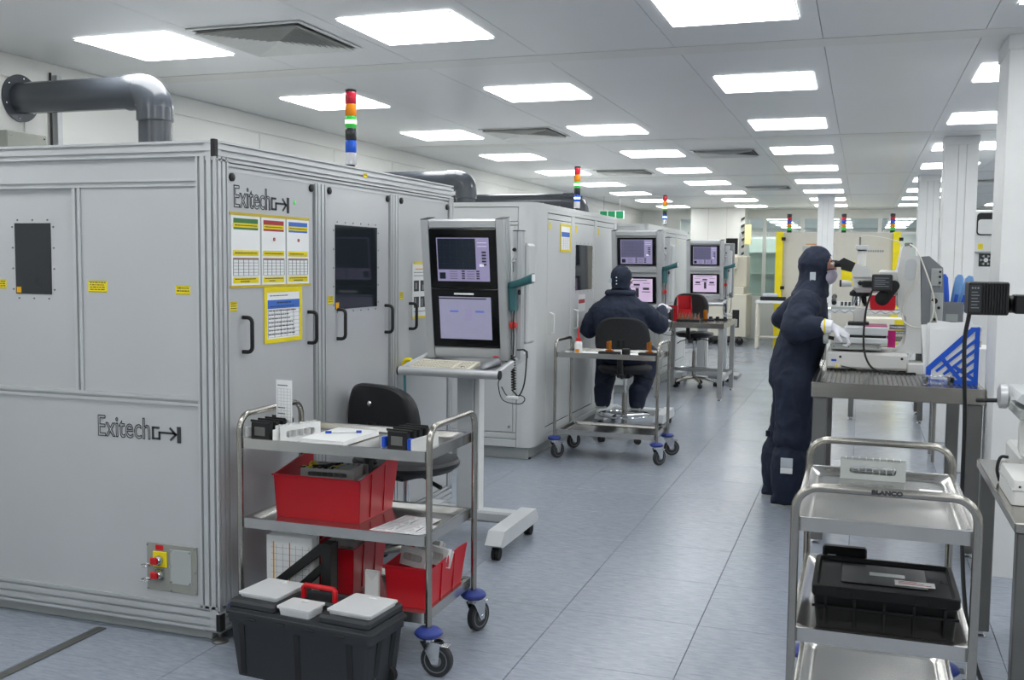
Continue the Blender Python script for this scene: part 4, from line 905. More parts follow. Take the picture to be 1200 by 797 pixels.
# magazine file with slanted open side
def magazine_file(loc, label, w, h, d, m, bars, rz=0, papers=True):
    t = thing('magazine_file', label, 'file holder', loc, rz)
    cnt = [0]
    def seg(mb, p, q, wd, y0, y1):
        cnt[0] += 1; y0 += .00025*cnt[0]; y1 += .00025*cnt[0]; p, q = V(*p), V(*q); n = (q-p).normalized(); s = V(-n.y, n.x)*wd/2; mb.prism([tuple(p-s), tuple(q-s), tuple(q+s), tuple(p+s)], 'y', y0, y1)
    for y in (0, d-.003):
        q = MB(); bw = .024
        cnt[0] = 0
        q.box(w-bw, y, bw, w, y+.003, h-bw, .001); q.box(0, y, 0, w, y+.003, bw, .001); q.box(0, y, bw, bw, y+.003, h*.27, .001); q.box(w*.82, y, h-bw, w, y+.003, h, .001)
        seg(q, (bw*.4, h*.25), (w*.86, h-bw*.6), bw*1.2, y, y+.003)
        for b in range(1, bars+1):
            f = b/(bars+1); seg(q, (bw*.5+w*.16*b*.9, h*.25*(1-f)+.004), (w-bw*.5, h*(.97-.17*b)), bw*.62, y, y+.003)
        seg(q, (w*.30, h*.44), (w*.72, h*.02), bw*.9, y, y+.003); seg(q, (w*.55, h*.30), (w*.98, h*.62) if False else (w*.98, h*.06), bw*.8, y, y+.003)
        q.build('slotted_side', m, t)
    MB().box(w-.004, .003, 0, w, d-.003, h, .001).build('spine', m, t); MB().box(0, .003, 0, w-.004, d-.003, .004).build('base', m, t); MB().box(0, .003, .004, .003, d-.003, h*.27).build('front_lip', m, t)
    return t
magazine_file((.352, 6.02, .915), 'blue slotted magazine file full of papers on the steel bench', .262, .315, .09, 'blue_file', 4)
for k in range(6):
    t = thing('document_sheet', ('front white document standing in the blue file', 'second white document in the blue file', 'tilted tall white document in the blue file', 'white document leaning out left of the blue file', 'white document slanting lowest left in the blue file', 'hindmost document sticking up above the blue file')[k], 'paper', (.36, 6.03+.012*k, .921), 0, 'papers in the blue file')
    dz = (0, .01, .03, .0, .02, .045)[k]; dx = (.0, -.0, .0, -.012, -.02, -.0)[k]; sh = MB().box(.006+dx, 0, 0, .236+dx, .003, .295+dz, .0005); sh.xf(Matrix.Rotation(R((0, 0, -3, 4, -5, 6)[k]), 4, 'Y')); sh.build('sheet', 'paper', t)
# black file and forms on the bottom shelf
t = thing('magazine_file', 'black magazine file with slanted struts on the bottom shelf', 'file holder', (-2.20, 3.455, ZL))
for y in (0, .06):
    q = MB(); 
    q.prism([(.235, .0), (.275, .0), (.275, .235), (.225, .235), (.01, .06), (.01, .025), (.225, .19), (.235, .19)], 'y', y, y+.004); q.build('strut_side', 'black', t)
    q = MB().prism([(.10, 0), (.24, .13), (.24, .165), (.06, 0)], 'y', y, y+.004); q.build('strut_side', 'black', t)
MB().box(.23, .004, 0, .275, .06, .238, .003).build('spine', 'black', t); MB().box(0, 0, 0, .275, .064, .004).build('base', 'black', t)
for k in range(4):
    t = thing('printed_form', ('white form with coloured columns, front of the pile behind the black file', 'second form of the pile behind the black file', 'third form of the pile behind the black file', 'hindmost and tallest form of the pile behind the black file')[k], 'paper', (-2.255+.006*k, 3.525+.008*k, ZL+.004), 0, 'printed forms on the bottom shelf'); s = MB().box(0, 0, 0, .21, .002, .225+.006*k, .0004); s.build('sheet', 'paper', t)
    if k == 0:
        q = MB()
        for j in range(7): q.box(.02, -.0006, .02+j*.026, .2, 0, .021+j*.026)
        for j in range(6): q.box(.045+j*.03, -.0006, .02, .046+j*.03, 0, .19)
        q.build('form_rules', 'ink_light', t); MB().box(.03, -.0008, .02, .036, 0, .20).build('form_column', 'amber', t); MB().box(.105, -.0008, .02, .109, 0, .20).build('form_column', 'led_orange', t)
t = thing('envelope', 'white padded envelope leaning between the red bins on the bottom shelf', 'envelope', (-1.80, 3.56, ZL+.004)); MB().box(-.03, 0, 0, .035, .012, .115, .004).build('pouch', 'paper', t); MB().add([(-.03, -.001, .115), (.035, -.001, .115), (.0025, -.001, .075)], [(0, 1, 2)]).build('flap', 'white_paint', t)
# ---- toolbox on the floor
t = thing('toolbox', 'dark grey plastic toolbox with clear lid organisers and red handle on the floor', 'toolbox', (-1.885, 3.275, 0), R(-5))
def B(name, mb, m, parent=t): return mb.build(name, m, parent)
w, d, h = .312, .125, .225; rings = []
for z, s in ((0, .90), (.02, .91), (.20, .975), (.205, 1.0), (.235, 1.0)): rings.append([V(a, b, z) for a, b in rrect(-w*s, -d*(s if s > .95 else s-.02), w*s, d*(s if s > .95 else s-.02), .018, 3)])
B('tub', MB().loft(rings), 'toolbox')
for x in (-.245, .0, .225): B('tub_rib', MB().prism([(-d*.90, .01), (-d*1.0, .20), (-d*.93, .20), (-d*.85, .01)], 'x', x-.012, x+.012), 'toolbox_dark')
for y in (-.05, .05): B('tub_rib', MB().prism([(w*.90, .01), (w*.99, .20), (w*.93, .20), (w*.85, .01)], 'y', y-.015, y+.015), 'toolbox_dark')
for k in range(2): B('wheel', MB().lathe([(.01, -.012), (.035, -.012), (.035, .012), (.01, .012)], (w*.88, -.06+.12*k, .035), 'y', 16), 'rubber')
rings = [[V(a, b, z) for a, b in rrect(-w*s, -d*s, w*s, d*s, .016, 3)] for z, s in ((.236, 1.03), (.246, 1.03), (.249, 1.0), (.262, .99))]
ld = B('lid', MB().loft(rings), 'toolbox')
for a_, b_ in ((-.305, -.098), (.092, .305)): B('lid_block', MB().box(a_, -d*.99, .258, b_, d*.99, .291, .009), 'toolbox', ld)
B('lid_block', MB().box(-.099, .0, .258, .093, d*.99, .284, .006), 'toolbox', ld)
for x in (-.2, -.07, .06, .19): B('latch_bar', MB().box(x-.022, -d*1.06, .222, x+.022, -d*.99, .231, .003), 'toolbox_dark')
B('handle_well', MB().box(-.085, .02, .284, .075, .085, .2855), 'toolbox_dark', ld)
hp = [(-.075, .03, .283), (-.075, .03, .322), (-.066, .03, .332), (.056, .03, .332), (.065, .03, .322), (.065, .03, .285)]
B('handle', MB().tube(hp, .011, 10), 'red', t)
for nm, x0, x1, y0, y1, z in (('organiser_box', -.288, -.115, -.085, .1, .275), ('organiser_box', -.085, .055, -.122, -.02, .262), ('organiser_box', .118, .298, -.1, .09, .275)):
    o = B(nm, MB().loft([[V(a, b, zz) for a, b in rrect(x0+i, y0+i, x1-i, y1-i, .01, 3)] for zz, i in ((z, .006), (z+.026, .002), (z+.027, -.003), (z+.034, -.003))]), 'clear', t)
    B('box_latch', MB().box((x0+x1)/2-.014, y1-.03, z+.034, (x0+x1)/2+.014, y1-.02, z+.037, .001), 'paper', o)
# ---- things on the right-hand trolley
t = thing('storage_crate', 'black lidded storage crate on the middle shelf of the right foreground trolley', 'crate', (.092, 3.185, ZM)); 
def B(name, mb, m, parent=t): return mb.build(name, m, parent)
cw, cd = .2, .168
B('crate_body', MB().loft([[V(a, b, z) for a, b in rrect(-cw*s, -cd*s, cw*s, cd*s, .012, 3)] for z, s in ((0, .93), (.09, .965), (.095, .985), (.099, .985))]), 'crate')
for x in (-.16, -.08, 0, .08, .16): B('crate_rib', MB().box(x-.004, -cd*1.0, .01, x+.004, -cd*.93, .093, .001), 'crate')
B('crate_band', MB().box(-cw*.985, -cd*1.0, .062, cw*.985, -cd*.95, .069, .001), 'crate')
lid = B('crate_lid', MB().loft([[V(a, b, z) for a, b in rrect(-cw*s, -cd*s2, cw*s, cd*s2, .014, 3)] for z, s, s2 in ((.1, 1.0, 1.0), (.123, 1.0, 1.0), (.126, .985, .985), (.126, .93, .93), (.116, .90, .90))]), 'crate')
for x in (-.11, .10): B('lid_clip', MB().box(x-.02, -cd*1.015, .095, x+.02, -cd*.99, .12, .003), 'crate', lid)
B('lid_frame', MB().box(-.12, -.08, .117, .12, .12, .119, .001), 'black_gloss', lid); B('paper_label', MB().box(-.04, .01, .119, .06, .04, .1205), 'paper', lid); q = B('paper_label', MB().box(.03, -.06, .119, .14, -.015, .1205), 'paper', lid)
q = MB(); 
for k in range(3): q.box(.04, -.052+k*.012, .1205, .13-.02*k, -.048+k*.012, .121)
B('label_print', q, 'red_print', lid)
q = MB()
for x, y, a, b in ((0, 0, .004, .03), (0, .026, .014, .004), (0, .013, .014, .004), (.012, .013, .004, .016), (.02, 0, .004, .02), (.026, 0, .004, .03), (.034, 0, .01, .004), (.034, .012, .01, .004)): q.box(.155-.0+x*.7, -.0+y, .117, .155+(x+a)*.7, y+b, .118)
B('moulded_mark', q, 'toolbox', lid)
t = thing('black_case', 'small black hinged case behind the crate on the right foreground trolley', 'case', (.0, 3.375, ZM)); MB().box(-.09, 0, 0, .045, .035, .148, .006).build('case_body', 'crate', t); MB().box(-.075, -.002, .105, -.048, 0, .123, .001).build('case_label', 'plinth', t); MB().cyl((.0, -.003, .08), (.04, -.003, .08), .004, n=6).build('case_handle', 'black', t)
carrier((.057, 3.66, ZT), R(0), 'grey slotted sample carrier on the top shelf of the right foreground trolley', .21, .066, .05, 0, 8, m='plinth')
t = thing('paper_tag', 'small white tag lying on the top shelf of the right foreground trolley', 'tag', (.235, 3.50, ZT+.001)); MB().box(-.035, -.03, 0, .035, .03, .004, .001).build('tag_body', 'paper', t)
# ---- things on the second trolley
t = thing('wash_bottle', 'white squeeze bottle with a red spout on the second trolley', 'bottle', (-2.115, 7.80, ZT))
MB().lathe([(.03, 0), (.032, .005), (.032, .085), (.026, .1), (.016, .108)], (0, 0, 0), 'z', 18).build('bottle_body', 'white_paint', t); MB().lathe([(.019, .106), (.019, .13), (.012, .134)], (0, 0, 0), 'z', 14).build('cap', 'red', t); MB().tube([(0, 0, .132), (.0, 0, .185), (-.008, 0, .215)], [.007, .006, .003], 8).build('spout', 'red', t)
MB().box(-.016, -.0335, .02, .016, -.0315, .045).build('hazard_label', 'led_orange', t)
for k, (x, y) in enumerate(((-1.86, 7.80), (-1.545, 7.82))):
    t = thing('optic_mount', ('amber glass cylinder on a dark base in the middle of the second trolley', 'amber glass cylinder on a dark base at the right end of the second trolley')[k], 'optic mount', (x, y, ZT)); MB().box(-.085, -.035, 0, .085, .035, .034, .004).build('base', 'black', t); MB().box(-.03, -.022, .034, .03, .022, .046, .003).build('block', 'copper', t); MB().lathe([(.014, .046), (.014, .115), (.011, .118)], (0, 0, 0), 'z', 14).build('cylinder', 'amber_clear', t); MB().box(-.024, -.016, .06, -.016, .016, .11, .001).build('clip', 'copper', t)
t = thing('black_pot', 'small round black pot between the amber cylinders on the second trolley', 'pot', (-1.735, 7.83, ZT)); MB().lathe([(.03, 0), (.034, .01), (.034, .05), (.03, .055)], (0, 0, 0), 'z', 16).build('pot_body', 'black', t); MB().lathe([(.028, .0555), (.028, .058)], (0, 0, 0), 'z', 16).build('pot_lid', 'toolbox', t)
t = thing('cleaning_cloth', 'flat white cloth spread on the second trolley', 'cloth', (-1.86, 7.95, ZT)); MB().box(-.3, -.12, 0, .3, .13, .003, .001).build('cloth_sheet', 'paper', t)
t = thing('metal_dish', 'shallow metal dish with parts at the left end of the second trolley', 'dish', (-2.2, 7.84, ZT+.004)); MB().lathe([(.03, 0), (.045, .003), (.05, .014), (.044, .012), (.03, .005)], (0, 0, 0), 'z', 18).build('dish_bowl', 'steel_bright', t)
# ================================================================ the two people
def remesh(mb, voxel, smooth=6, amp=0, freq=9, seed=0):
    me = bpy.data.meshes.new('r'); me.from_pydata([tuple(p) for p in mb.v], [], mb.f)
    bm = bmesh.new(); bm.from_mesh(me); bmesh.ops.recalc_face_normals(bm, faces=bm.faces[:]); bm.to_mesh(me); bm.free()
    o = bpy.data.objects.new('r', me); COL.objects.link(o)
    m = o.modifiers.new('r', 'REMESH'); m.mode = 'VOXEL'; m.voxel_size = voxel
    s = o.modifiers.new('s', 'SMOOTH'); s.factor = .5; s.iterations = smooth
    dg = bpy.context.evaluated_depsgraph_get(); ev = bpy.data.meshes.new_from_object(o.evaluated_get(dg))
    out = MB()
    off = Vector((seed*3.1, seed*1.7, 0))
    vs_ = []
    for v in ev.vertices:
        p = v.co.copy()
        if amp:
            q = Vector((p.x*freq, p.y*freq, p.z*freq*.8))+off
            w = noise.noise(q)*.5+(1-2.4*abs(noise.noise(q*1.7+Vector((5, 2, 9)))))*.45+(1-2.4*abs(noise.noise(q*3.7+Vector((1, 7, 3)))))*.18
            p += v.normal*(w*amp)
        vs_.append(p)
    out.add(vs_, [list(f.vertices) for f in ev.polygons])
    bpy.data.objects.remove(o); bpy.data.meshes.remove(ev); bpy.data.meshes.remove(me)
    return out
def limb(mb, pts, rad, n=16, flat=1.0):
    P = [Vector(p) for p in pts]
    e0 = (P[0]-P[1]).normalized(); e1 = (P[-1]-P[-2]).normalized()
    path = [P[0]+e0*rad[0]*.8, P[0]+e0*rad[0]*.5]+P+[P[-1]+e1*rad[-1]*.5, P[-1]+e1*rad[-1]*.8]
    return mb.tube(path, [rad[0]*.45, rad[0]*.82]+list(rad)+[rad[-1]*.82, rad[-1]*.45], n)
def rings(mb, spec, fwd, side, n=24):            # spec: (centre, half depth, half width)
    f, s = Vector(fwd), Vector(side)
    return mb.loft([[Vector(c)+f*d*math.cos(2*math.pi*k/n)+s*w*math.sin(2*math.pi*k/n) for k in range(n)] for c, d, w in spec])
def ellipsoid(mb, c, r, n=20, m=12):
    return mb.loft([[Vector(c)+Vector((r[0]*math.sin(math.pi*i/m)*math.cos(2*math.pi*j/n), r[1]*math.sin(math.pi*i/m)*math.sin(2*math.pi*j/n), r[2]*math.cos(math.pi*i/m))) for j in range(n)] for i in ([.15]+list(range(1, m))+[m-.15])])
def hand_mb(wrist, fwd, up, thumb, curl=35, s=1.0, spread=5):
    """gloved hand: palm, four jointed fingers of unequal length, thumb from the side of the palm"""
    f = Vector(fwd).normalized(); u = Vector(up); u = (u-f*u.dot(f)).normalized(); t = f.cross(u)*thumb; w = Vector(wrist); mb = MB()
    n = 14
    def ring(a, hw, hd): return [w+f*a*s+t*hw*s*math.cos(2*math.pi*k/n)+u*hd*s*math.sin(2*math.pi*k/n) for k in range(n)]
    mb.loft([ring(-.05, .03, .026), ring(-.01, .03, .024), ring(.03, .038, .02), ring(.07, .042, .018), ring(.095, .038, .015)])
    for k, (off, L) in enumerate(((.031, .072), (.011, .082), (-.010, .076), (-.030, .060))):
        p = w+f*.088*s+t*off*s; a = 0; d0 = (f+t*math.tan(R((1.5-k)*spread))).normalized(); pts = [p-d0*.02*s, p]; 
        for seg in (.45, .30, .25):
            a += curl*(.7 if seg == .45 else 1.0); d = d0*math.cos(R(a))-u*math.sin(R(a)); p = p+d*L*seg*s; pts.append(p)
        limb(mb, pts, [.0105*s, .0105*s, .0098*s, .009*s, .0078*s], 10)
    p = w+f*.025*s+t*.034*s; d1 = (f*.55+t*.8-u*.25).normalized(); d2 = (f*.9+t*.25-u*.35).normalized()
    limb(mb, [p-d1*.02*s, p, p+d1*.034*s, p+d1*.034*s+d2*.03*s], [.014*s, .0135*s, .0115*s, .009*s], 10)
    return remesh(mb, .0042*s, 3)
# ---------------- the standing worker at the microscope, facing +x
PS = thing('person', 'person in navy cleanroom coverall and hood standing bent to the microscope eyepiece', 'person', (-.42, 6.85, 0))
FWD, SID = (1, 0, 0), (0, 1, 0)
yc = 6.85
b = MB()
rings(b, [((-.40, yc, .70), .11, .15), ((-.412, yc, .79), .146, .185), ((-.404, yc, .90), .150, .19), ((-.375, yc, 1.0), .15, .185), ((-.347, yc, 1.12), .145, .19), ((-.335, yc, 1.25), .125, .205), ((-.325, yc, 1.34), .105, .195), ((-.312, yc, 1.40), .08, .13), ((-.30, yc, 1.46), .066, .08), ((-.29, yc, 1.52), .06, .065)], FWD, SID)
limb(b, [(-.388, 6.755, .83), (-.38, 6.745, .64), (-.38, 6.735, .48), (-.395, 6.73, .41), (-.41, 6.728, .34)], [.13, .12, .115, .112, .07])
limb(b, [(-.41, 6.945, .83), (-.415, 6.955, .64), (-.435, 6.965, .48), (-.455, 6.972, .41), (-.475, 6.975, .34)], [.13, .12, .115, .112, .07])
limb(b, [(-.335, 6.675, 1.31), (-.365, 6.61, 1.225), (-.385, 6.575, 1.165)], [.098, .094, .09]); limb(b, [(-.385, 6.575, 1.155), (-.31, 6.55, 1.165), (-.245, 6.537, 1.18)], [.088, .074, .056])
limb(b, [(-.345, 7.025, 1.31), (-.44, 7.06, 1.24), (-.50, 7.07, 1.19)], [.088, .078, .072]); limb(b, [(-.50, 7.07, 1.19), (-.38, 7.05, 1.17), (-.29, 7.02, 1.165)], [.07, .062, .05])
ellipsoid(b, (-.28, yc, 1.555), (.088, .072, .108))
body = remesh(b, .010, 5, .016, 6.5, 1); body.build('body', 'navy', PS, True, 180)
# hood: shell with the face left open, drape over the shoulders
h = MB(); ellipsoid(h, (-.287, yc, 1.558), (.108, .092, .122)); rings(h, [((-.29, yc, 1.54), .098, .088), ((-.295, yc, 1.47), .092, .092), ((-.305, yc, 1.41), .10, .125), ((-.315, yc, 1.365), .115, .18), ((-.32, yc, 1.34), .10, .17)], FWD, SID)
h = remesh(h, .009, 4, .010, 11, 2)
keep = [f for f in h.f if not (lambda c: c.x > -.212 and 1.455 < c.z < 1.615)(sum((h.v[i] for i in f), Vector())/len(f))]
h.f = keep; h.m = [0]*len(keep); h.build('hood', 'navy', PS, True, 180)
fc = MB(); ellipsoid(fc, (-.262, yc, 1.545), (.088, .068, .098)); limb(fc, [(-.18, yc, 1.56), (-.166, yc, 1.535)], [.011, .014], 8); fc = remesh(fc, .006, 3)
fo = fc.build('face', 'skin', PS, True, 180)
for s in (-1, 1):
    ev_ = MB(); ellipsoid(ev_, (-.186, yc+s*.031, 1.565), (.011, .014, .009), 12, 8); ev_.build('eye', 'paper', fo, True); MB().lathe([(.005, 0), (.005, .002)], (-.1765, yc+s*.031, 1.565), 'x', 10).build('pupil', 'black', fo, True)
    MB().tube(bez([(-.192, yc+s*.05, 1.583), (-.178, yc+s*.032, 1.588), (-.175, yc+s*.014, 1.582)], 4), .004, 6).build('eyebrow', 'toolbox', fo, True); er = MB(); ellipsoid(er, (-.275, yc+s*.072, 1.55), (.02, .008, .03), 10, 8); er.build('ear', 'skin', fo, True)
mk = MB(); ellipsoid(mk, (-.217, yc, 1.492), (.068, .06, .062)); mk.v = [Vector((max(p.x, -.235), p.y, p.z)) for p in mk.v]; mk.build('face_mask', 'mask', PS, True, 60)
MB().tube(bez([(-.17, yc-.03, 1.535), (-.2, yc-.07, 1.53), (-.24, yc-.094, 1.525)], 5), .004, 6).build('mask_strap', 'navy_dark', PS, True)
MB().box(-.315, yc-.097, 1.455, -.28, yc-.0915, 1.512, .002).build('hood_tab', 'patch', PS, True)
# boots, cuffs, gloves
for (x, y) in ((-.41, 6.722), (-.49, 6.98)):
    f = MB(); rings(f, [((x-.10, y, .03), .02, .035), ((x-.07, y, .04), .04, .046), ((x, y, .06), .055, .05), ((x+.07, y, .05), .045, .05), ((x+.13, y, .04), .035, .045), ((x+.165, y, .032), .018, .03)], (0, 0, 1), (0, 1, 0), 16)
    limb(f, [(x-.01, y, .07), (x-.005, y, .15), (x+.0, y+.0, .25), (x+.012, y, .33), (x+.014, y, .37)], [.078, .098, .112, .114, .10], 16); f = remesh(f, .009, 4, .010, 11, 3); f.v = [Vector((p.x, p.y, max(p.z, .012))) for p in f.v]; o = f.build('overboot', 'navy', PS, True, 180)
    MB().prism([(p[0], p[1]) for p in [(x-.1, y-.04), (x+.05, y-.052), (x+.15, y-.035), (x+.165, y), (x+.15, y+.035), (x+.05, y+.052), (x-.1, y+.04)]], 'z', .0, .014).build('sole', 'plinth', o, True)
MB().box(-.45, 6.598, .275, -.375, 6.604, .335, .002).build('boot_label', 'patch', PS, True); MB().box(-.45, 6.597, .235, -.375, 6.603, .273, .002).build('boot_label', 'paper', PS, True)
MB().tube([(-.262, 6.537, 1.178), (-.205, 6.533, 1.183), (-.165, 6.53, 1.178)], [.05, .046, .042], 16).build('glove_cuff', 'glove', PS, True)
MB().tube([(-.213, 6.533, 1.183), (-.203, 6.533, 1.183)], [.0485, .048], 16).build('cuff_band', 'yellow', PS, True)
hand_mb((-.155, 6.532, 1.175), (.86, 0, -.45), (.4, -.35, .9), 1, 58, 1.1).build('glove', 'glove', PS, True, 180)
hand_mb((-.26, 7.01, 1.165), (.95, -.1, -.25), (.2, .3, .95), -1, 30, 1.1).build('glove', 'glove', PS, True, 180)
MB().tube([(-.31, 7.025, 1.165), (-.255, 7.01, 1.165)], [.048, .042], 14).build('glove_cuff', 'glove', PS, True)
MB().box(-.57, 6.87, .42, -.545, 6.90, .46, .004).build('leg_toggle', 'navy_dark', PS, True)
# ---------------- the seated worker, seen from behind, facing +y
PT = thing('person', 'person in navy cleanroom coverall and cap seated with their back to the camera', 'person', (-2.0, 8.85, 0))
FWD, SID = (0, 1, 0), (1, 0, 0)
b = MB(); xc = -2.0
rings(b, [((xc+.01, 8.80, .67), .13, .18), ((xc+.01, 8.80, .74), .16, .215), ((xc+.01, 8.79, .84), .155, .215), ((xc, 8.785, .98), .15, .235), ((xc-.01, 8.79, 1.08), .145, .25), ((xc-.012, 8.80, 1.16), .13, .235), ((xc-.014, 8.81, 1.225), .10, .18), ((xc-.014, 8.82, 1.29), .08, .105), ((xc-.014, 8.83, 1.34), .066, .075)], FWD, SID)
for s, kx, ky, fx, fy in ((-1, -2.22, 9.20, -2.22, 9.07), (1, -1.83, 9.22, -1.90, 9.08)):
    limb(b, [(xc+s*.10, 8.84, .735), (xc+s*.14, 9.03, .74), (kx, ky, .72)], [.12, .105, .095]); limb(b, [(kx, ky, .71), ((kx+fx)/2, (ky+fy)/2+.01, .48), (fx, fy, .33)], [.095, .09, .07])
limb(b, [(xc-.19, 8.80, 1.135), (xc-.27, 8.82, 1.04), (xc-.31, 8.87, .95)], [.085, .08, .076]); limb(b, [(xc-.315, 8.87, .96), (xc-.27, 9.05, 1.0), (xc-.22, 9.18, 1.045)], [.076, .064, .052])
limb(b, [(xc+.18, 8.80, 1.14), (xc+.26, 8.85, 1.075), (xc+.32, 8.92, 1.01)], [.085, .08, .076]); limb(b, [(xc+.32, 8.92, 1.01), (xc+.315, 9.02, 1.07), (xc+.30, 9.12, 1.135)], [.076, .064, .05])
ellipsoid(b, (xc-.014, 8.84, 1.42), (.078, .092, .108))
body = remesh(b, .010, 5, .014, 7, 5); body.build('body', 'navy', PT, True, 180)
h = MB(); ellipsoid(h, (xc-.014, 8.835, 1.435), (.094, .108, .104)); rings(h, [((xc-.014, 8.83, 1.42), .10, .09), ((xc-.014, 8.83, 1.36), .088, .08), ((xc-.014, 8.82, 1.33), .08, .074)], FWD, SID)
h = remesh(h, .009, 4, .006, 12, 6); keep = [f for f in h.f if not (lambda c: c.y > 8.905 and c.z < 1.475)(sum((h.v[i] for i in f), Vector())/len(f))]; h.f = keep; h.m = [0]*len(keep); h.build('hood', 'navy', PT, True, 180)
MB().tube([V(xc-.014+.118*math.cos(a), 8.82+.085*math.sin(a), 1.295+.004*math.sin(3*a)) for a in [2*math.pi*k/28 for k in range(28)]], .024, 10, True).build('collar', 'navy', PT, True, 180)
fc = MB(); ellipsoid(fc, (xc-.014, 8.865, 1.415), (.072, .085, .10)); limb(fc, [(xc-.014, 8.945, 1.43), (xc-.014, 8.957, 1.40)], [.011, .014], 8); fo = remesh(fc, .006, 3).build('face', 'skin', PT, True, 180)
for s in (-1, 1):
    ev_ = MB(); ellipsoid(ev_, (xc-.014+s*.031, 8.937, 1.435), (.014, .011, .009), 12, 8); ev_.build('eye', 'paper', fo, True); MB().lathe([(.005, 0), (.005, .002)], (xc-.014+s*.031, 8.9465, 1.435), 'y', 10).build('pupil', 'black', fo, True)
    er = MB(); ellipsoid(er, (xc-.014+s*.088, 8.865, 1.40), (.008, .02, .03), 10, 8); er.build('ear', 'skin', fo, True)
mk = MB(); ellipsoid(mk, (xc-.014, 8.905, 1.365), (.062, .07, .06)); mk.v = [Vector((p.x, max(p.y, 8.885), p.z)) for p in mk.v]; mk.build('face_mask', 'mask', PT, True, 60)
MB().tube(bez([(xc+.06, 8.90, 1.40), (xc+.083, 8.86, 1.42), (xc+.08, 8.80, 1.40)], 5), .004, 6).build('mask_strap', 'paper', PT, True)
MB().box(xc-.11, 8.765, 1.385, xc-.085, 8.80, 1.42, .002).build('hood_tab', 'patch', PT, True)
for k in range(3): MB().lathe([(.006, 0), (.006, -.004)], (xc-.03, 8.727-.004*k, 1.375+k*.028), 'y', 10).build('snap', 'paper', PT, True)
for s, fx, fy in ((-1, -2.22, 9.07), (1, -1.90, 9.08)):
    f = MB(); rings(f, [((fx, fy-.10, .262), .02, .03), ((fx, fy-.07, .27), .04, .044), ((fx, fy, .285), .05, .048), ((fx, fy+.08, .275), .04, .048), ((fx, fy+.16, .26), .02, .035)], (0, 0, 1), (1, 0, 0), 16); limb(f, [(fx, fy, .28), (fx, fy+.01, .40)], [.072, .085], 16); f = remesh(f, .009, 4, .005, 16, 8)
    o = f.build('overboot', 'navy', PT, True, 180); MB().prism([(fx-.04, fy-.11), (fx+.04, fy-.11), (fx+.048, fy+.08), (fx+.03, fy+.16), (fx-.03, fy+.16), (fx-.048, fy+.08)], 'z', .233, .25).build('sole', 'plinth', o, True)
MB().box(-1.845, 9.10, .47, -1.80, 9.106, .56, .002).xf(Matrix.Identity(4)).build('boot_label', 'patch', PT, True)
hand_mb((xc+.297, 9.15, 1.155), (-.1, .95, .15), (0, 0, 1), 1, 22, 1.1).build('glove', 'glove', PT, True, 180); hand_mb((xc-.21, 9.21, 1.05), (.15, .95, .05), (0, 0, 1), -1, 22, 1.1).build('glove', 'glove', PT, True, 180)
MB().tube([(xc+.302, 9.09, 1.12), (xc+.297, 9.16, 1.16)], [.055, .043], 14).build('glove_cuff', 'glove', PT, True)
# ================================================================ steel side table with red bins
def leg_table(name, label, cat, x0, x1, y0, y1, z, lw, th, m='steel_dark', top='steel', rail=.2, feet=True):
    t = thing(name, label, cat, ((x0+x1)/2, (y0+y1)/2, 0))
    def B(n, mb, mm, p=t): return mb.build(n, mm, p, True)
    B('table_top', MB().box(x0, y0, z-th, x1, y1, z, .004), top)
    for x in (x0+.01, x1-.01-lw):
        for y in (y0+.012, y1-.012-lw):
            l = B('leg', MB().box(x, y, .03, x+lw, y+lw, z-th, .004), m)
            if feet: B('foot', MB().lathe([(.022, 0), (.022, .006), (.01, .012), (.008, .035)], (x+lw/2, y+lw/2, 0), 'z', 12), 'chrome', l)
    if rail:
        for x in (x0+.01, x1-.01-lw): B('side_rail', MB().box(x+lw*.2, y0+.012+lw, rail, x+lw*.8, y1-.012-lw, rail+lw*.7, .003), m)
        B('back_rail', MB().box(x0+.01+lw, y1-.012-lw*.8, rail, x1-.01-lw, y1-.012-lw*.2, rail+lw*.7, .003), m)
    return t
leg_table('side_table', 'small steel side table carrying red bins down the aisle', 'table', -2.26, -1.455, 11.62, 12.78, .885, .055, .06, m='steel_mid', rail=.22)
ZS = .885
def small_bin(x, y, label, s=1.0, rz=0, h=.09):
    t = thing('storage_bin', label, 'bin', (x, y, ZS), rz, 'red bins on the side table')
    w, d = .075*s, .1*s
    MB().box(-w, -d, 0, w, d, .004).build('bin_floor', 'red_bin', t)
    for a in (-1, 1): MB().prism([(-d, 0), (d, 0), (d, h*s), (d*.3, h*s), (-d, h*s*.45)], 'x', a*w, a*(w-.004)).build('side_wall', 'red_bin', t)
    MB().box(-w, d-.004, 0, w, d, h*s).build('end_wall', 'red_bin', t); MB().box(-w, -d, 0, w, -d+.004, h*s*.45).build('front_lip', 'red_bin', t)
    return t
small_bin(-2.02, 12.3, 'tall red bin standing at the back of the side table', 1.1, R(15), .26); small_bin(-2.14, 12.1, 'lower red bin at the left of the side table', 1.0, R(10), .17)
t = thing('black_box', 'black open box beside the red bins on the side table', 'box', (-2.2, 11.95, ZS)); MB().box(-.04, -.1, 0, .1, .1, .15, .01).build('box_body', 'black', t); MB().box(-.03, -.101, .09, .09, -.1, .12).build('box_label', 'toolbox', t)
t = thing('grey_cloth', 'grey-blue folded cloth at the left front of the side table', 'cloth', (-2.16, 11.74, ZS)); MB().box(-.09, -.06, 0, .09, .06, .012, .005).build('cloth_fold', 'patch', t); MB().box(-.08, -.05, .012, .06, .05, .022, .004).build('upper_fold', 'patch', t)
t = thing('part_tray', 'black tray of copper pins at the front of the side table', 'tray', (-1.9, 11.85, ZS)); MB().box(-.12, -.08, 0, .14, .1, .03, .004).build('tray_base', 'black', t)
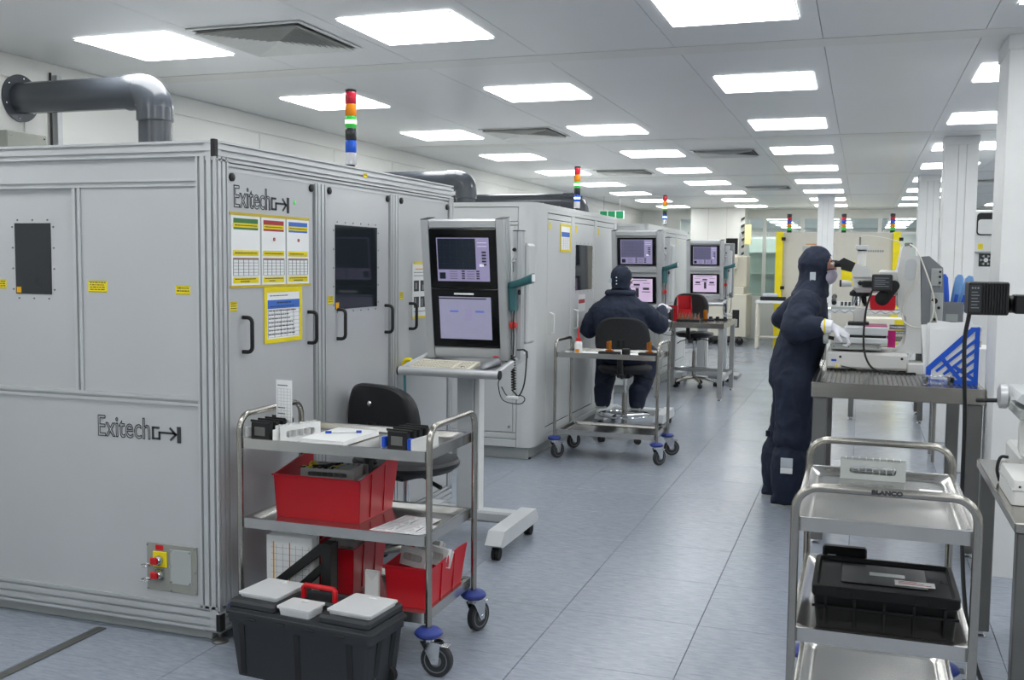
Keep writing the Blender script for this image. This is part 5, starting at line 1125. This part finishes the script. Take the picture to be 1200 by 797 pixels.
for i in range(7):
    for j in range(3): MB().lathe([(.008, .03), (.008, .055), (.004, .06), (.004, .085+.01*((i+j) % 3))], (-.10+i*.037, -.055+j*.055, 0), 'z', 8).build('pin', ('copper', 'steel_dark')[(i+j) % 2], t)
t = thing('optic_mount', 'amber glass cylinder on a dark base on the side table', 'optic mount', (-1.72, 12.15, ZS)); MB().box(-.08, -.04, 0, .08, .04, .02, .003).build('base', 'black', t); MB().lathe([(.025, .02), (.025, .12), (.02, .125)], (-.02, 0, 0), 'z', 14).build('cylinder', 'amber_clear', t)
t = thing('black_fixture', 'low black fixture with knobs at the right of the side table', 'fixture', (-1.6, 12.3, ZS)); MB().box(-.12, -.02, 0, .1, .02, .02, .004).build('bar', 'black', t)
for x in (-.1, -.02, .07): MB().lathe([(.022, .0), (.022, .04), (.012, .045)], (x, .0, 0), 'z', 12).build('knob', 'black', t)
# ================================================================ microscope bench
BZ = .915
t = leg_table('steel_bench', 'heavy steel bench with perforated top under the inspection microscope', 'bench', -.245, .635, 5.82, 7.2, BZ, .075, .085, rail=.12)
def B(n, mb, mm, p=t): return mb.build(n, mm, p, True)
hm = MB().lathe([(.005, 0), (.005, .0005)], (0, 0, 0), 'z', 6)
q = MB()
for i in range(34):
    for j in range(52): q.add([p+V(-.22+i*.025, 5.86+j*.025, BZ) for p in hm.v], hm.f)
o = B('perforations', q, 'vent_back'); o['kind'] = 'stuff'
MI = thing('inspection_microscope', 'large white inspection microscope with dark rear box on the steel bench', 'microscope', (.08, 6.75, BZ))
def U(n, mb, mm, p=MI, a=35): return mb.build(n, mm, p, True, a)
bs = U('base', MB().box(-.195, 6.52, BZ+.012, .282, 7.05, 1.03, .014), 'micro')
for x in (-.17, .25):
    for y in (6.56, 7.0): U('base_foot', MB().lathe([(.018, 0), (.018, .014)], (x, y, BZ), 'z', 12), 'rubber', bs)
U('base_button', MB().box(-.143, 6.508, .934, -.106, 6.52, .958, .003), 'cream', bs); U('button_lens', MB().lathe([(.007, 0), (.007, -.004)], (-.13, 6.508, .946), 'y', 10), 'yellow', bs); U('base_tag', MB().box(-.162, 6.517, .972, -.132, 6.52, .984), 'key_blue', bs); U('base_screw', MB().lathe([(.008, 0), (.008, -.003)], (.243, 6.52, 1.0), 'y', 12), 'black', bs); U('base_screw', MB().lathe([(.008, 0), (.008, -.003)], (-.11, 6.52, 1.0), 'y', 12), 'black', bs)
U('foot_box', MB().box(.275, 6.47, BZ, .378, 6.72, .978, .005), 'micro')
U('stand', MB().prism([(.225, 1.674), (.268, 1.68), (.271, 1.62), (.326, 1.619), (.355, 1.03), (.19, 1.03), (.238, 1.06), (.257, 1.092), (.264, 1.154), (.261, 1.247), (.21, 1.308), (.202, 1.53)], 'y', 6.60, 6.98), 'micro')
U('stand_cover', MB().prism(rrect(.245, 1.47, .31, 1.60, .03, 4), 'y', 6.594, 6.60), 'grey_paint')
rb = U('rear_box', MB().prism([(.33, 1.614), (.376, 1.619), (.456, 1.549), (.474, 1.289), (.476, 1.0), (.36, .96)], 'y', 6.61, 6.97), 'micro_grey')
U('connector_plate', MB().box(.391, 6.604, 1.44, .452, 6.61, 1.545, .002), 'plinth', rb); U('connector_plate', MB().box(.394, 6.604, 1.212, .463, 6.61, 1.40, .002), 'plinth', rb)
for x, z, r in ((.44, 1.525, .007), (.44, 1.495, .007), (.44, 1.46, .007), (.415, 1.35, .018), (.44, 1.31, .009), (.42, 1.24, .009)): U('socket', MB().lathe([(r, 0), (r, -.012), (r*.5, -.013)], (x, 6.604, z), 'y', 12), 'black', rb)
U('head_arm', MB().box(-.05, 6.66, 1.39, .23, 6.86, 1.50, .02), 'micro'); U('arm_block', MB().box(.1, 6.62, 1.378, .222, 6.9, 1.531, .012), 'micro')
U('head_body', MB().prism([(-.041, 1.573), (.053, 1.535), (.055, 1.485), (-.051, 1.484), (-.065, 1.516)], 'y', 6.64, 6.86), 'micro'); U('nose_block', MB().prism([(-.063, 1.485), (.057, 1.485), (.057, 1.419), (-.045, 1.419)], 'y', 6.65, 6.85), 'micro')
for y in (6.72, 6.785):
    e = U('eyepiece', MB().tube([(-.045, y, 1.54), (-.10, y+(.0), 1.562), (-.125, y, 1.566)], [.03, .034, .026], 14), 'black_gloss'); U('eyecup', MB().tube([(-.12, y, 1.566), (-.15, y, 1.567), (-.168, y, 1.567)], [.02, .021, .024], 14), 'rubber', e)
U('eyepiece_housing', MB().prism([(-.137, 1.588), (-.112, 1.605), (-.035, 1.57), (-.05, 1.512), (-.125, 1.53)], 'y', 6.68, 6.825), 'black')
cm = U('camera_tube', MB().lathe([(.026, 1.555), (.026, 1.645), (.02, 1.65)], (-.007, 6.75, 0), 'z', 18), 'micro'); U('tube_collar', MB().lathe([(.022, 1.648), (.03, 1.652), (.022, 1.657)], (-.007, 6.75, 0), 'z', 16), 'black', cm); U('camera_head', MB().lathe([(.024, 1.654), (.038, 1.658), (.038, 1.682), (.034, 1.685)], (-.007, 6.75, 0), 'z', 20), 'grey_paint', cm)
U('plug', MB().cyl((-.02, 6.75, 1.685), (-.02, 6.75, 1.735), .006, n=8), 'steel_dark', cm); U('lead', MB().tube(bez([(-.02, 6.75, 1.73), (.0, 6.75, 1.745), (.1, 6.76, 1.735), (.2, 6.77, 1.71), (.235, 6.78, 1.68)], 8), .003, 6), 'cable_white', cm)
U('tube_lever', MB().tube([(-.06, 6.66, 1.444), (-.12, 6.66, 1.446)], [.018, .022], 14), 'grey_paint'); U('lever_cap', MB().tube([(-.12, 6.66, 1.446), (-.132, 6.66, 1.446)], .022, 14), 'black'); U('nose_knob', MB().lathe([(.014, 0), (.014, -.02), (.01, -.024)], (-.01, 6.65, 1.45), 'y', 14), 'black'); U('nose_handle', MB().box(-.0, 6.61, 1.425, .06, 6.65, 1.465, .006), 'black')
U('turret', MB().lathe([(.05, 1.365), (.062, 1.37), (.062, 1.39), (.04, 1.41), (.03, 1.42)], (-.01, 6.74, 0), 'z', 22), 'black')
for k in range(5):
    a = R(72*k-100); c, s = math.cos(a), math.sin(a); U('objective', MB().tube([(-.01+.028*c, 6.74+.028*s, 1.37), (-.01+.034*c, 6.74+.034*s, 1.335), (-.01+.042*c, 6.74+.042*s, 1.305)], [.014, .013, .008], 12), ('chrome', 'black_gloss')[k % 2])
U('focus_block', MB().box(-.044, 6.70, 1.205, .033, 6.78, 1.285, .006), 'micro'); U('stage_clamp', MB().box(-.075, 6.66, 1.186, .05, 6.82, 1.206, .004), 'black')
st = U('stage', MB().box(-.09, 6.52, 1.135, .158, 6.92, 1.186, .006), 'grey_paint'); U('stage_lower', MB().box(-.15, 6.50, 1.085, .158, 6.94, 1.12, .005), 'grey_paint', st); U('stage_slot', MB().box(-.08, 6.53, 1.12, .15, 6.9, 1.135), 'black', st); U('stage_guide', MB().box(-.165, 6.53, 1.045, .12, 6.92, 1.084, .004), 'plinth', st)
for k in range(4): U('guide_screw', MB().lathe([(.005, 0), (.005, -.003)], (-.15+k*.085, 6.53, 1.062), 'y', 8), 'steel_dark', st)
U('stage_knob', MB().lathe([(.02, -.03), (.04, -.028), (.042, -.004), (.036, 0), (.012, .002)], (-.185, 6.56, 1.115), 'x', 20), 'plinth', st); U('knob_shaft', MB().cyl((-.19, 6.56, 1.115), (-.14, 6.56, 1.105), .012, n=10), 'black', st)
U('sample_plate', MB().box(.02, 6.56, 1.187, .155, 6.85, 1.191), 'magenta', st); U('pink_guard', MB().box(.16, 6.6, 1.06, .205, 6.603, 1.165, .001), 'magenta'); U('focus_shaft', MB().cyl((.17, 6.7, 1.18), (.26, 6.7, 1.18), .016, n=12), 'chrome'); U('focus_shaft', MB().cyl((.16, 6.66, 1.15), (.26, 6.66, 1.15), .012, n=12), 'chrome')
lb = U('lamp_house', MB().box(.056, 6.42, 1.408, .17, 6.60, 1.506, .006), 'black'); U('lamp_plate', MB().box(.062, 6.418, 1.42, .16, 6.42, 1.50), 'toolbox', lb); q = MB()
for k in range(5): q.box(.07, 6.4168, 1.435+k*.012, .15-.02*(k % 2), 6.418, 1.438+k*.012)
U('plate_print', q, 'ink_light', lb)
U('focus_pulley', MB().lathe([(.01, -.02), (.042, -.018), (.042, .0), (.03, .002)], (.119, 6.56, 1.36), 'y', 22), 'black_gloss'); U('focus_pulley', MB().lathe([(.01, -.02), (.033, -.018), (.033, .0), (.02, .002)], (.182, 6.56, 1.438), 'y', 22), 'black'); U('pulley_link', MB().prism([(.09, 1.39), (.15, 1.46), (.21, 1.42), (.15, 1.33)], 'y', 6.546, 6.56), 'black')
U('top_bracket', MB().box(.24, 6.70, 1.675, .285, 6.76, 1.70, .004), 'steel_dark'); U('white_lead', MB().tube(bez([(.27, 6.70, 1.69), (.30, 6.60, 1.66), (.35, 6.57, 1.55), (.41, 6.56, 1.36), (.39, 6.56, 1.22), (.31, 6.57, 1.19), (.24, 6.585, 1.24), (.25, 6.588, 1.36), (.30, 6.588, 1.45), (.31, 6.59, 1.56)], 8), .0045, 6), 'cable_white'); U('white_lead', MB().tube(bez([(.40, 6.56, 1.35), (.43, 6.58, 1.24), (.44, 6.6, 1.17)], 8), .0045, 6), 'cable_white')
U('power_lead', MB().tube(bez([(.06, 6.45, 1.41), (.03, 6.46, 1.30), (.02, 6.47, 1.15), (.03, 6.48, 1.03), (.07, 6.47, .95), (.14, 6.46, .923), (.26, 6.45, .921), (.36, 6.5, .921), (.44, 6.56, .921)], 8), .006, 6), 'cable'); U('button_lead', MB().tube(bez([(-.10, 6.51, .945), (-.04, 6.49, .935), (.05, 6.47, .921)], 6), .003, 6), 'cable')
# goggles and the papers behind
t = thing('safety_goggles', 'clear plastic safety goggles lying before the blue file on the bench', 'goggles', (.41, 5.935, BZ)); q = []
for k in range(29): a = R(-20+220*k/28); q.append((a, V(.075*math.cos(a), .045*math.sin(a)-.02, 0)))
MB().loft([[p+V(0, 0, .004), p*1.04+V(0, 0, .006), p*1.06+V(0, 0, .05), p*.98+V(0, 0, .055), p*.96+V(0, 0, .05)] for a, p in q]).xf(Matrix.Rotation(math.pi, 4, 'Z')).build('lens', 'goggle', t)
for s in (-1, 1): MB().tube(bez([(s*.07, .01, .035), (s*.078, .03, .03), (s*.06, .06, .01)], 6), .005, 6).build('temple', 'clear_glass', t)
MB().box(.062, -.012, .018, .078, .016, .045, .003).build('hinge_block', 'black', t); MB().tube(bez([(-.07, -.01, .05), (-.03, -.062, .055), (.03, -.062, .055), (.07, -.01, .05)], 6), .005, 6).build('frame_rim', 'clear_glass', t)
# blue wrapped bundle in a grey pot, behind the microscope
t = thing('file_box', 'grey open box holding blue plastic-wrapped packets behind the microscope', 'box', (.545, 6.98, BZ))
for a in (((-.06, -.06), (.06, -.056)), ((-.06, .056), (.06, .06)), ((-.06, -.056), (-.056, .056)), ((.056, -.056), (.06, .056))): MB().box(a[0][0], a[0][1], 0, a[1][0], a[1][1], .42, .001).build('box_wall', 'micro_grey', t)
MB().box(-.06, -.06, 0, .06, .06, .004).build('box_floor', 'micro_grey', t); MB().box(-.04, -.0612, .30, .03, -.06, .345).build('box_label', 'plinth', t)
for k, (dx, tl, m) in enumerate(((-.035, -4, 'blue_file'), (-.01, 8, 'blue_soft'), (.015, 14, 'blue_soft'))):
    t = thing('wrapped_packet', ('dark blue packet standing in the grey box', 'pale blue wrapped packet in the middle of the grey box', 'pale blue wrapped packet leaning right in the grey box')[k], 'packet', (.545+dx, 6.98, BZ+.25), 0, 'packets in the grey box'); q = MB().loft([[V(u*w, v*w*.5, z) for u, v in rrect(-1, -1, 1, 1, .6, 3)] for z, w in ((0, .018), (.05, .026), (.2, .028), (.32, .026), (.345, .012))]); q.xf(Matrix.Rotation(R(tl), 4, 'Y')); q.build('packet_body', m, t); MB().box(-.01, -.016, .06, .012, -.0145, .22, .001).xf(Matrix.Rotation(R(tl), 4, 'Y')).build('packet_stripe', 'blue_file', t)
# ================================================================ wire rack behind the bench
t = thing('wire_rack', 'chrome wire shelving rack behind the microscope bench', 'rack', (.16, 8.85, 0))
def B(n, mb, mm, p=t): return mb.build(n, mm, p, True)
for x in (-.28, .58):
    for y in (8.68, 9.06): B('post', MB().cyl((x, y, 0), (x, y, 1.24), .013, n=10), 'steel')
for z in (.50, 1.17):
    sh = B('shelf_rim', MB().box(-.29, 8.67, z, .59, 8.68, z+.03, .002), 'white_paint'); B('shelf_rim', MB().box(-.29, 9.06, z, .59, 9.07, z+.03, .002), 'white_paint')
    for k in range(9): B('shelf_wire', MB().cyl((-.28, 8.70+k*.043, z+.026), (.58, 8.70+k*.043, z+.026), .003, n=5), 'chrome', sh)
    for k in range(3): B('shelf_brace', MB().cyl((-.1+k*.26, 8.68, z+.02), (-.1+k*.26, 9.06, z+.02), .004, n=5), 'chrome', sh)
    q = MB(); 
    for k in range(22): q.cyl((-.28+k*.039, 8.668, z+.002), (-.28+(k+1)*.039, 8.668, z+(.028 if k % 2 == 0 else .002)), .003, n=5) if k % 2 == 0 else q.cyl((-.28+k*.039, 8.668, z+.028), (-.28+(k+1)*.039, 8.668, z+.002), .003, n=5)
    B('truss_wire', q, 'chrome', sh)
ZR = 1.2
t = thing('desk_phone', 'grey desk telephone with black handset on the wire rack', 'telephone', (-.14, 8.8, ZR)); MB().prism([(-.08, 0), (.09, 0), (.09, .06), (-.08, .02)], 'x', -.09, .10).build('phone_base', 'plinth', t)
MB().tube(bez([(-.07, -.07, .05), (-.075, 0, .085), (-.07, .08, .10)], 6), [.02]*4+[.013]*5+[.02]*4, 10).build('handset', 'black', t)
for i in range(3):
    for j in range(4): MB().box(-.02+i*.03, -.05+j*.03, .028+j*.007, .0+i*.03, -.03+j*.03, .036+j*.007, .002).build('key', 'toolbox', t)
for k, (x, z, lab) in enumerate(((.165, ZR, 'red storage bin on the upper shelf of the wire rack'), )):
    t = stack_bin(x-.1, x+.1, 8.72, 8.98, z, .12, lab, .0)
t = thing('white_panel_box', 'long cream box with a yellow sticker on a bench behind the wire rack', 'box', (.25, 11.0, .862)); MB().box(-.05, 10.80, 0.862, .56, 11.2, 1.03, .006).build('box_case', 'cream', t, True); MB().box(.32, 10.798, .90, .44, 10.80, 1.02).build('box_sticker', 'yellow', t, True)
t = stack_bin(.10, .30, 8.72, 8.98, .53, .12, 'red storage bin on the lower shelf of the wire rack', .0)
leg_table('far_bench', 'steel-legged bench well behind the wire rack', 'bench', -.1, .62, 10.75, 11.5, .86, .05, .05, rail=.3)
# ================================================================ right foreground desk with part of a microscope
t = leg_table('side_desk', 'steel-topped desk at the right edge of the frame', 'desk', .485, 1.5, 3.52, 4.66, .75, .06, .035, rail=0)
t2 = thing('grey_tray_unit', 'small grey bracket under the corner of the right-hand desk', 'bracket', (.54, 3.58, .60)); MB().box(.56, 3.55, .63, .68, 3.66, .714, .006).build('bracket_body', 'plinth', t2, True); MB().box(.565, 3.56, .60, .67, 3.64, .63, .004).build('bracket_plate', 'grey_paint', t2, True)
t = thing('control_box', 'white control box on the right-hand desk with a black handle', 'control box', (.66, 3.95, .75)); MB().loft([[V(a, b, z) for a, b in rrect(.51-i, 3.78-i, .85+i, 4.12+i, .012, 3)] for z, i in ((.752, .004), (.83, .0), (.835, -.003))]).build('box_case', 'micro', t, True); MB().box(.505, 3.776, .80, .855, 4.125, .803, .001).build('box_seam', 'plinth', t, True)
for x in (.53, .53): MB().lathe([(.004, 0), (.004, -.003)], (x, 3.78, .815), 'y', 8).build('screw', 'steel_dark', t, True)
MB().tube(bez([(.515, 4.17, .755), (.505, 4.17, .80), (.515, 4.17, .845), (.54, 4.16, .85)], 6), .006, 8).build('cable_loop', 'cable', t, True)
t = thing('desk_microscope', 'partly seen microscope on the right-hand desk with black ribbed lamp house', 'microscope', (.75, 4.35, .75))
def B(n, mb, mm, p=t): return mb.build(n, mm, p, True)
B('base', MB().box(.585, 4.2, .752, 1.0, 4.6, .85, .012), 'micro'); B('stand', MB().box(.68, 4.42, .85, .85, 4.58, 1.56, .012), 'micro'); B('side_plate', MB().prism(rrect(.575, .85, .70, 1.0, .03, 4), 'y', 4.16, 4.2), 'micro')
lh = B('lamp_house', MB().box(.388, 4.26, 1.374, .53, 4.42, 1.50, .005), 'black'); B('lamp_plate', MB().box(.392, 4.257, 1.385, .432, 4.26, 1.488), 'toolbox', lh)
for k in range(9): B('cooling_fin', MB().box(.440+k*.0098, 4.252, 1.378, .4445+k*.0098, 4.26, 1.496), 'black', lh)
q = MB()
for k in range(6): q.box(.398, 4.2562, 1.40+k*.012, .426-.006*(k % 2), 4.257, 1.4025+k*.012)
for k in range(3): q.box(.398+k*.01, 4.2562, 1.474, .404+k*.01, 4.257, 1.48)
B('plate_print', q, 'ink_light', lh); B('lamp_tube', MB().cyl((.53, 4.34, 1.415), (.70, 4.42, 1.415), .034, n=18), 'black'); B('tube_clamp', MB().box(.555, 4.29, 1.38, .60, 4.40, 1.452, .004), 'black')
st = B('stage', MB().prism([(.545, 1.075), (.60, 1.045), (.80, 1.045), (.80, 1.095), (.56, 1.10)], 'y', 4.05, 4.4), 'grey_paint'); B('stage_lower', MB().box(.56, 4.08, 1.0, .8, 4.38, 1.04, .004), 'plinth'); B('stage_knob', MB().lathe([(.03, -.036), (.046, -.03), (.046, -.006), (.04, 0), (.015, .006)], (.535, 4.2, 1.073), 'x', 22), 'alu'); B('stage_shaft', MB().cyl((.43, 4.24, 1.048), (.50, 4.21, 1.055), .008, n=8), 'black'); B('stage_post', MB().box(.60, 4.2, .85, .72, 4.34, 1.0, .006), 'micro')
B('lens_port', MB().lathe([(.016, 0), (.016, -.012)], (.60, 4.2, .885), 'y', 12), 'yellow'); B('port_block', MB().box(.585, 4.185, .86, .70, 4.2, .91, .004), 'steel_dark'); B('indicator', MB().box(.62, 4.158, .93, .635, 4.16, .95), 'toolbox')
B('lamp_cable', MB().tube(bez([(.395, 4.28, 1.375), (.385, 4.30, 1.25), (.40, 4.32, .95), (.405, 4.33, .60), (.42, 4.2, .25), (.46, 4.05, .05), (.52, 3.95, .012), (.70, 3.92, .012)], 10), .008, 8), 'cable')
# ================================================================ background machines
t = thing('white_cabinet', 'tall white machine with a fan and a rounded window between the right columns', 'machine', (1.5, 11.0, 0))
def B(n, mb, mm, p=t): return mb.build(n, mm, p, True)
B('cabinet_body', MB().box(.80, 10.4, 0, 2.2, 11.6, 2.08, .008), 'screen_off' if False else 'white_paint'); B('window_frame', MB().prism(rrect(.99, 1.85, 1.6, 2.055, .03, 4), 'y', 10.385, 10.4), 'black'); B('window_glass', MB().prism(rrect(1.0, 1.86, 1.59, 1.995, .025, 4), 'y', 10.38, 10.386), 'white_paint'); B('warning_label', MB().box(1.01, 10.395, 1.72, 1.05, 10.4, 1.77), 'yellow'); B('ledge', MB().box(.8, 10.36, 1.69, 2.2, 10.4, 1.70, .003), 'plinth')
fn = B('fan_guard', MB().box(1.02, 10.394, 1.56, 1.14, 10.4, 1.68, .002), 'toolbox'); B('fan_hub', MB().lathe([(.02, 0), (.02, -.004)], (1.08, 10.394, 1.62), 'y', 14), 'white_paint', fn)
for k in range(6): a = R(60*k); B('fan_blade', MB().prism([(1.08+.022*math.cos(a), 1.62+.022*math.sin(a)), (1.08+.05*math.cos(a-.25), 1.62+.05*math.sin(a-.25)), (1.08+.05*math.cos(a+.25), 1.62+.05*math.sin(a+.25))], 'y', 10.39, 10.394), 'plinth', fn)
B('name_plate', MB().box(.98, 10.394, 1.25, 1.15, 10.4, 1.29), 'paper'); B('yellow_post', MB().box(.93, 10.30, 0, 1.0, 10.37, .75, .004), 'yellow')
t = thing('valve_block', 'small metal valve fittings behind the bench in front of the white machine', 'valve', (.88, 8.4, 0)); MB().box(.68, 8.3, 0, 1.2, 8.7, .95, .005).build('valve_stand', 'white_paint', t, True)
for x in (.74, .79, .85): MB().lathe([(.02, .95), (.02, 1.0), (.008, 1.01), (.008, 1.06), (.018, 1.07), (.018, 1.085)], (x, 8.4, 0), 'z', 10).build('valve', 'steel', t, True)
# large beige machine with yellow posts at the far end
t = thing('beige_machine', 'wide beige machine with yellow corner posts at the far end of the aisle', 'machine', (-.5, 20.2, 0))
B('cabinet_body', MB().box(-1.5, 19.55, 0.1, .6, 21.2, 2.15, .01), 'beige', t); B('plinth', MB().box(-1.45, 19.6, 0, .55, 21.1, .1), 'panel_gap', t)
for x in (-1.53, .50): p = B('corner_post', MB().box(x, 19.45, 0, x+.125, 19.55, 2.16, .006), 'yellow', t); B('post_clip', MB().box(x+.10, 19.43, 2.0, x+.17, 19.5, 2.06, .004), 'black', p); B('post_clip', MB().box(x+.10, 19.43, 1.1, x+.17, 19.5, 1.16, .004), 'black', p)
B('door_seam', MB().box(-.455, 19.545, .1, -.445, 19.55, 2.12), 'wall_joint', t); q = MB().merge(TXT_FAR).xf(frame((-.92, 19.545, 1.82), (1, 0, 0), (0, 0, 1))); B('door_lettering', q, 'ink', t); B('lettering_rule', MB().box(-1.0, 19.544, 1.93, -.5, 19.55, 1.945), 'led_orange', t); B('lettering_rule', MB().box(-1.0, 19.544, 1.77, -.85, 19.55, 1.79), 'led_orange', t); B('lettering_box', MB().box(-1.06, 19.546, 1.81, -.95, 19.55, 1.90), 'plinth', t)
q = MB()
for k in range(9): q.box(.0+k*.04, 19.546, 1.80, .03+k*.04, 19.55, 1.835)
B('door_lettering', q, 'ink_light', t); B('caution_panel', MB().box(-.36, 19.546, 1.2, -.12, 19.55, 1.62), 'yellow', t); B('caution_panel', MB().box(.14, 19.546, .3, .3, 19.55, .62), 'yellow', t)
def tower2(x, y, z, label):
    t = thing('signal_tower', label, 'signal tower', (x, y, z), 0, 'stacked signal towers')
    for k, m in enumerate(('led_black', 'led_grn', 'led_orange', 'led_blue', 'led_red', 'led_black')): MB().lathe([(.04, 0), (.045, .005), (.045, .058), (.04, .062)], (0, 0, k*.062), 'z', 12).build('segment', m, t)
tower2(-1.35, 20.2, 2.15, 'distant signal tower left of the hooded worker\'s head'); tower2(-.36, 20.2, 2.15, 'distant signal tower above the microscope tube'); tower2(.5, 20.2, 2.15, 'distant signal tower above the right yellow post')
leg_table('far_table', 'pale far table with thin legs behind the hooded worker', 'table', -1.83, -1.1, 19.0, 19.38, .90, .05, .05, m='cream', top='white_paint', rail=.2)
t = thing('black_tray', 'black tray with clear lid on the far table', 'tray', (-1.55, 19.15, .90)); MB().box(-.2, -.1, 0, .25, .1, .07, .01).build('tray_base', 'black', t); MB().box(-.17, -.08, .07, .1, .08, .13, .01).build('tray_lid', 'patch', t)
# cream process tool with hatch and castors, left of the aisle
t = thing('cream_tool', 'cream castor-mounted process tool beyond the distant console', 'machine', (-2.8, 20.3, 0))
B('tool_body', MB().box(-3.6, 19.9, .16, -2.08, 20.9, .98, .012), 'cream', t); B('upper_step', MB().box(-3.6, 19.95, .98, -2.14, 20.85, 1.12, .01), 'cream', t); hd = B('load_recess', MB().box(-2.34, 19.895, .34, -2.21, 19.9, .68, .004), 'black', t); B('recess_window', MB().box(-2.32, 19.893, .36, -2.24, 19.896, .5), 'plinth', hd)
B('upper_column', MB().box(-2.45, 20.2, 1.12, -2.12, 20.8, 1.72, .012), 'cream', t); B('upper_head', MB().box(-2.62, 20.1, 1.45, -2.3, 20.6, 1.70, .02), 'cream', t); B('yellow_label', MB().box(-2.58, 20.095, 1.36, -2.36, 20.1, 1.45), 'yellow', t); B('amber_label', MB().box(-2.5, 20.095, 1.6, -2.44, 20.1, 1.65), 'amber', t); B('lid_handle', MB().tube(bez([(-3.0, 19.95, 1.12), (-3.0, 19.93, 1.18), (-2.4, 19.93, 1.18), (-2.38, 19.95, 1.12)], 5), .02, 8), 'cream', t); B('dark_recess', MB().box(-2.7, 20.0, 1.12, -2.45, 20.6, 1.3, .004), 'toolbox', t)
B('monitor', MB().box(-2.55, 20.3, 1.75, -2.32, 20.34, 2.06, .006), 'black_gloss', t); B('monitor_arm', MB().box(-2.3, 20.3, 1.0, -2.26, 20.4, 2.16, .004), 'alu', t)
for x in (-3.4, -2.8, -2.2): c = B('castor', MB().lathe([(.02, -.03), (.07, -.028), (.07, .028), (.02, .03)], (x, 20.0, .07), 'y', 16), 'rubber', t); B('castor_fork', MB().box(x-.03, 19.97, .08, x+.03, 20.03, .16, .004), 'steel_dark', c)
# grey operator pendant with buttons beyond the distant console
t = thing('operator_pendant', 'grey pendant panel with red and amber buttons beyond the distant console', 'control panel', (-1.72, 14.2, 0))
B('pendant_panel', MB().box(-1.86, 14.1, 1.10, -1.66, 14.2, 1.84, .008), 'alu_dark', t); B('pendant_post', MB().box(-1.79, 14.14, .05, -1.73, 14.2, 1.10, .004), 'alu', t); B('pendant_base', MB().box(-1.95, 13.95, 0, -1.55, 14.4, .05, .008), 'alu_dark', t)
for z, m in ((1.70, 'chrome'), (1.6, 'chrome'), (1.5, 'red'), (1.25, 'red')): B('button', MB().lathe([(.022, 0), (.022, -.02), (.014, -.026)], (-1.77, 14.1, z), 'y', 12), m, t)
B('stop_plate', MB().box(-1.76, 14.095, 1.21, -1.70, 14.1, 1.28), 'yellow', t)
t = thing('warning_stripe_panel', 'pale yellow warning board with black stripes on the white pier', 'sign', (-2.27, 20.98, 1.9)); B('board', MB().box(-2.26, 20.9, 1.95, -2.13, 20.95, 2.35, .004), 'pale_yellow', t)
for k in range(6): B('stripe', MB().prism([(-2.34, 1.72+k*.14), (-2.27, 1.76+k*.14), (-2.27, 1.81+k*.14), (-2.34, 1.77+k*.14)], 'y', 20.94, 20.98), 'toolbox', t)
t = thing('glass_cabinet', 'tall clear-fronted storage cabinet behind the partition', 'cabinet', (-2.0, 22.6, 0)); B('cabinet_frame', MB().box(-2.4, 22.8, 0, -1.5, 23.2, 2.15, .01), 'white_paint', t)
for k in range(4): B('shelf', MB().box(-2.35, 22.5, .45+k*.45, -1.55, 22.8, .47+k*.45), 'white_paint', t)
B('cabinet_door', MB().box(-2.38, 22.45, .1, -1.52, 22.46, 2.1), 'glass', t)
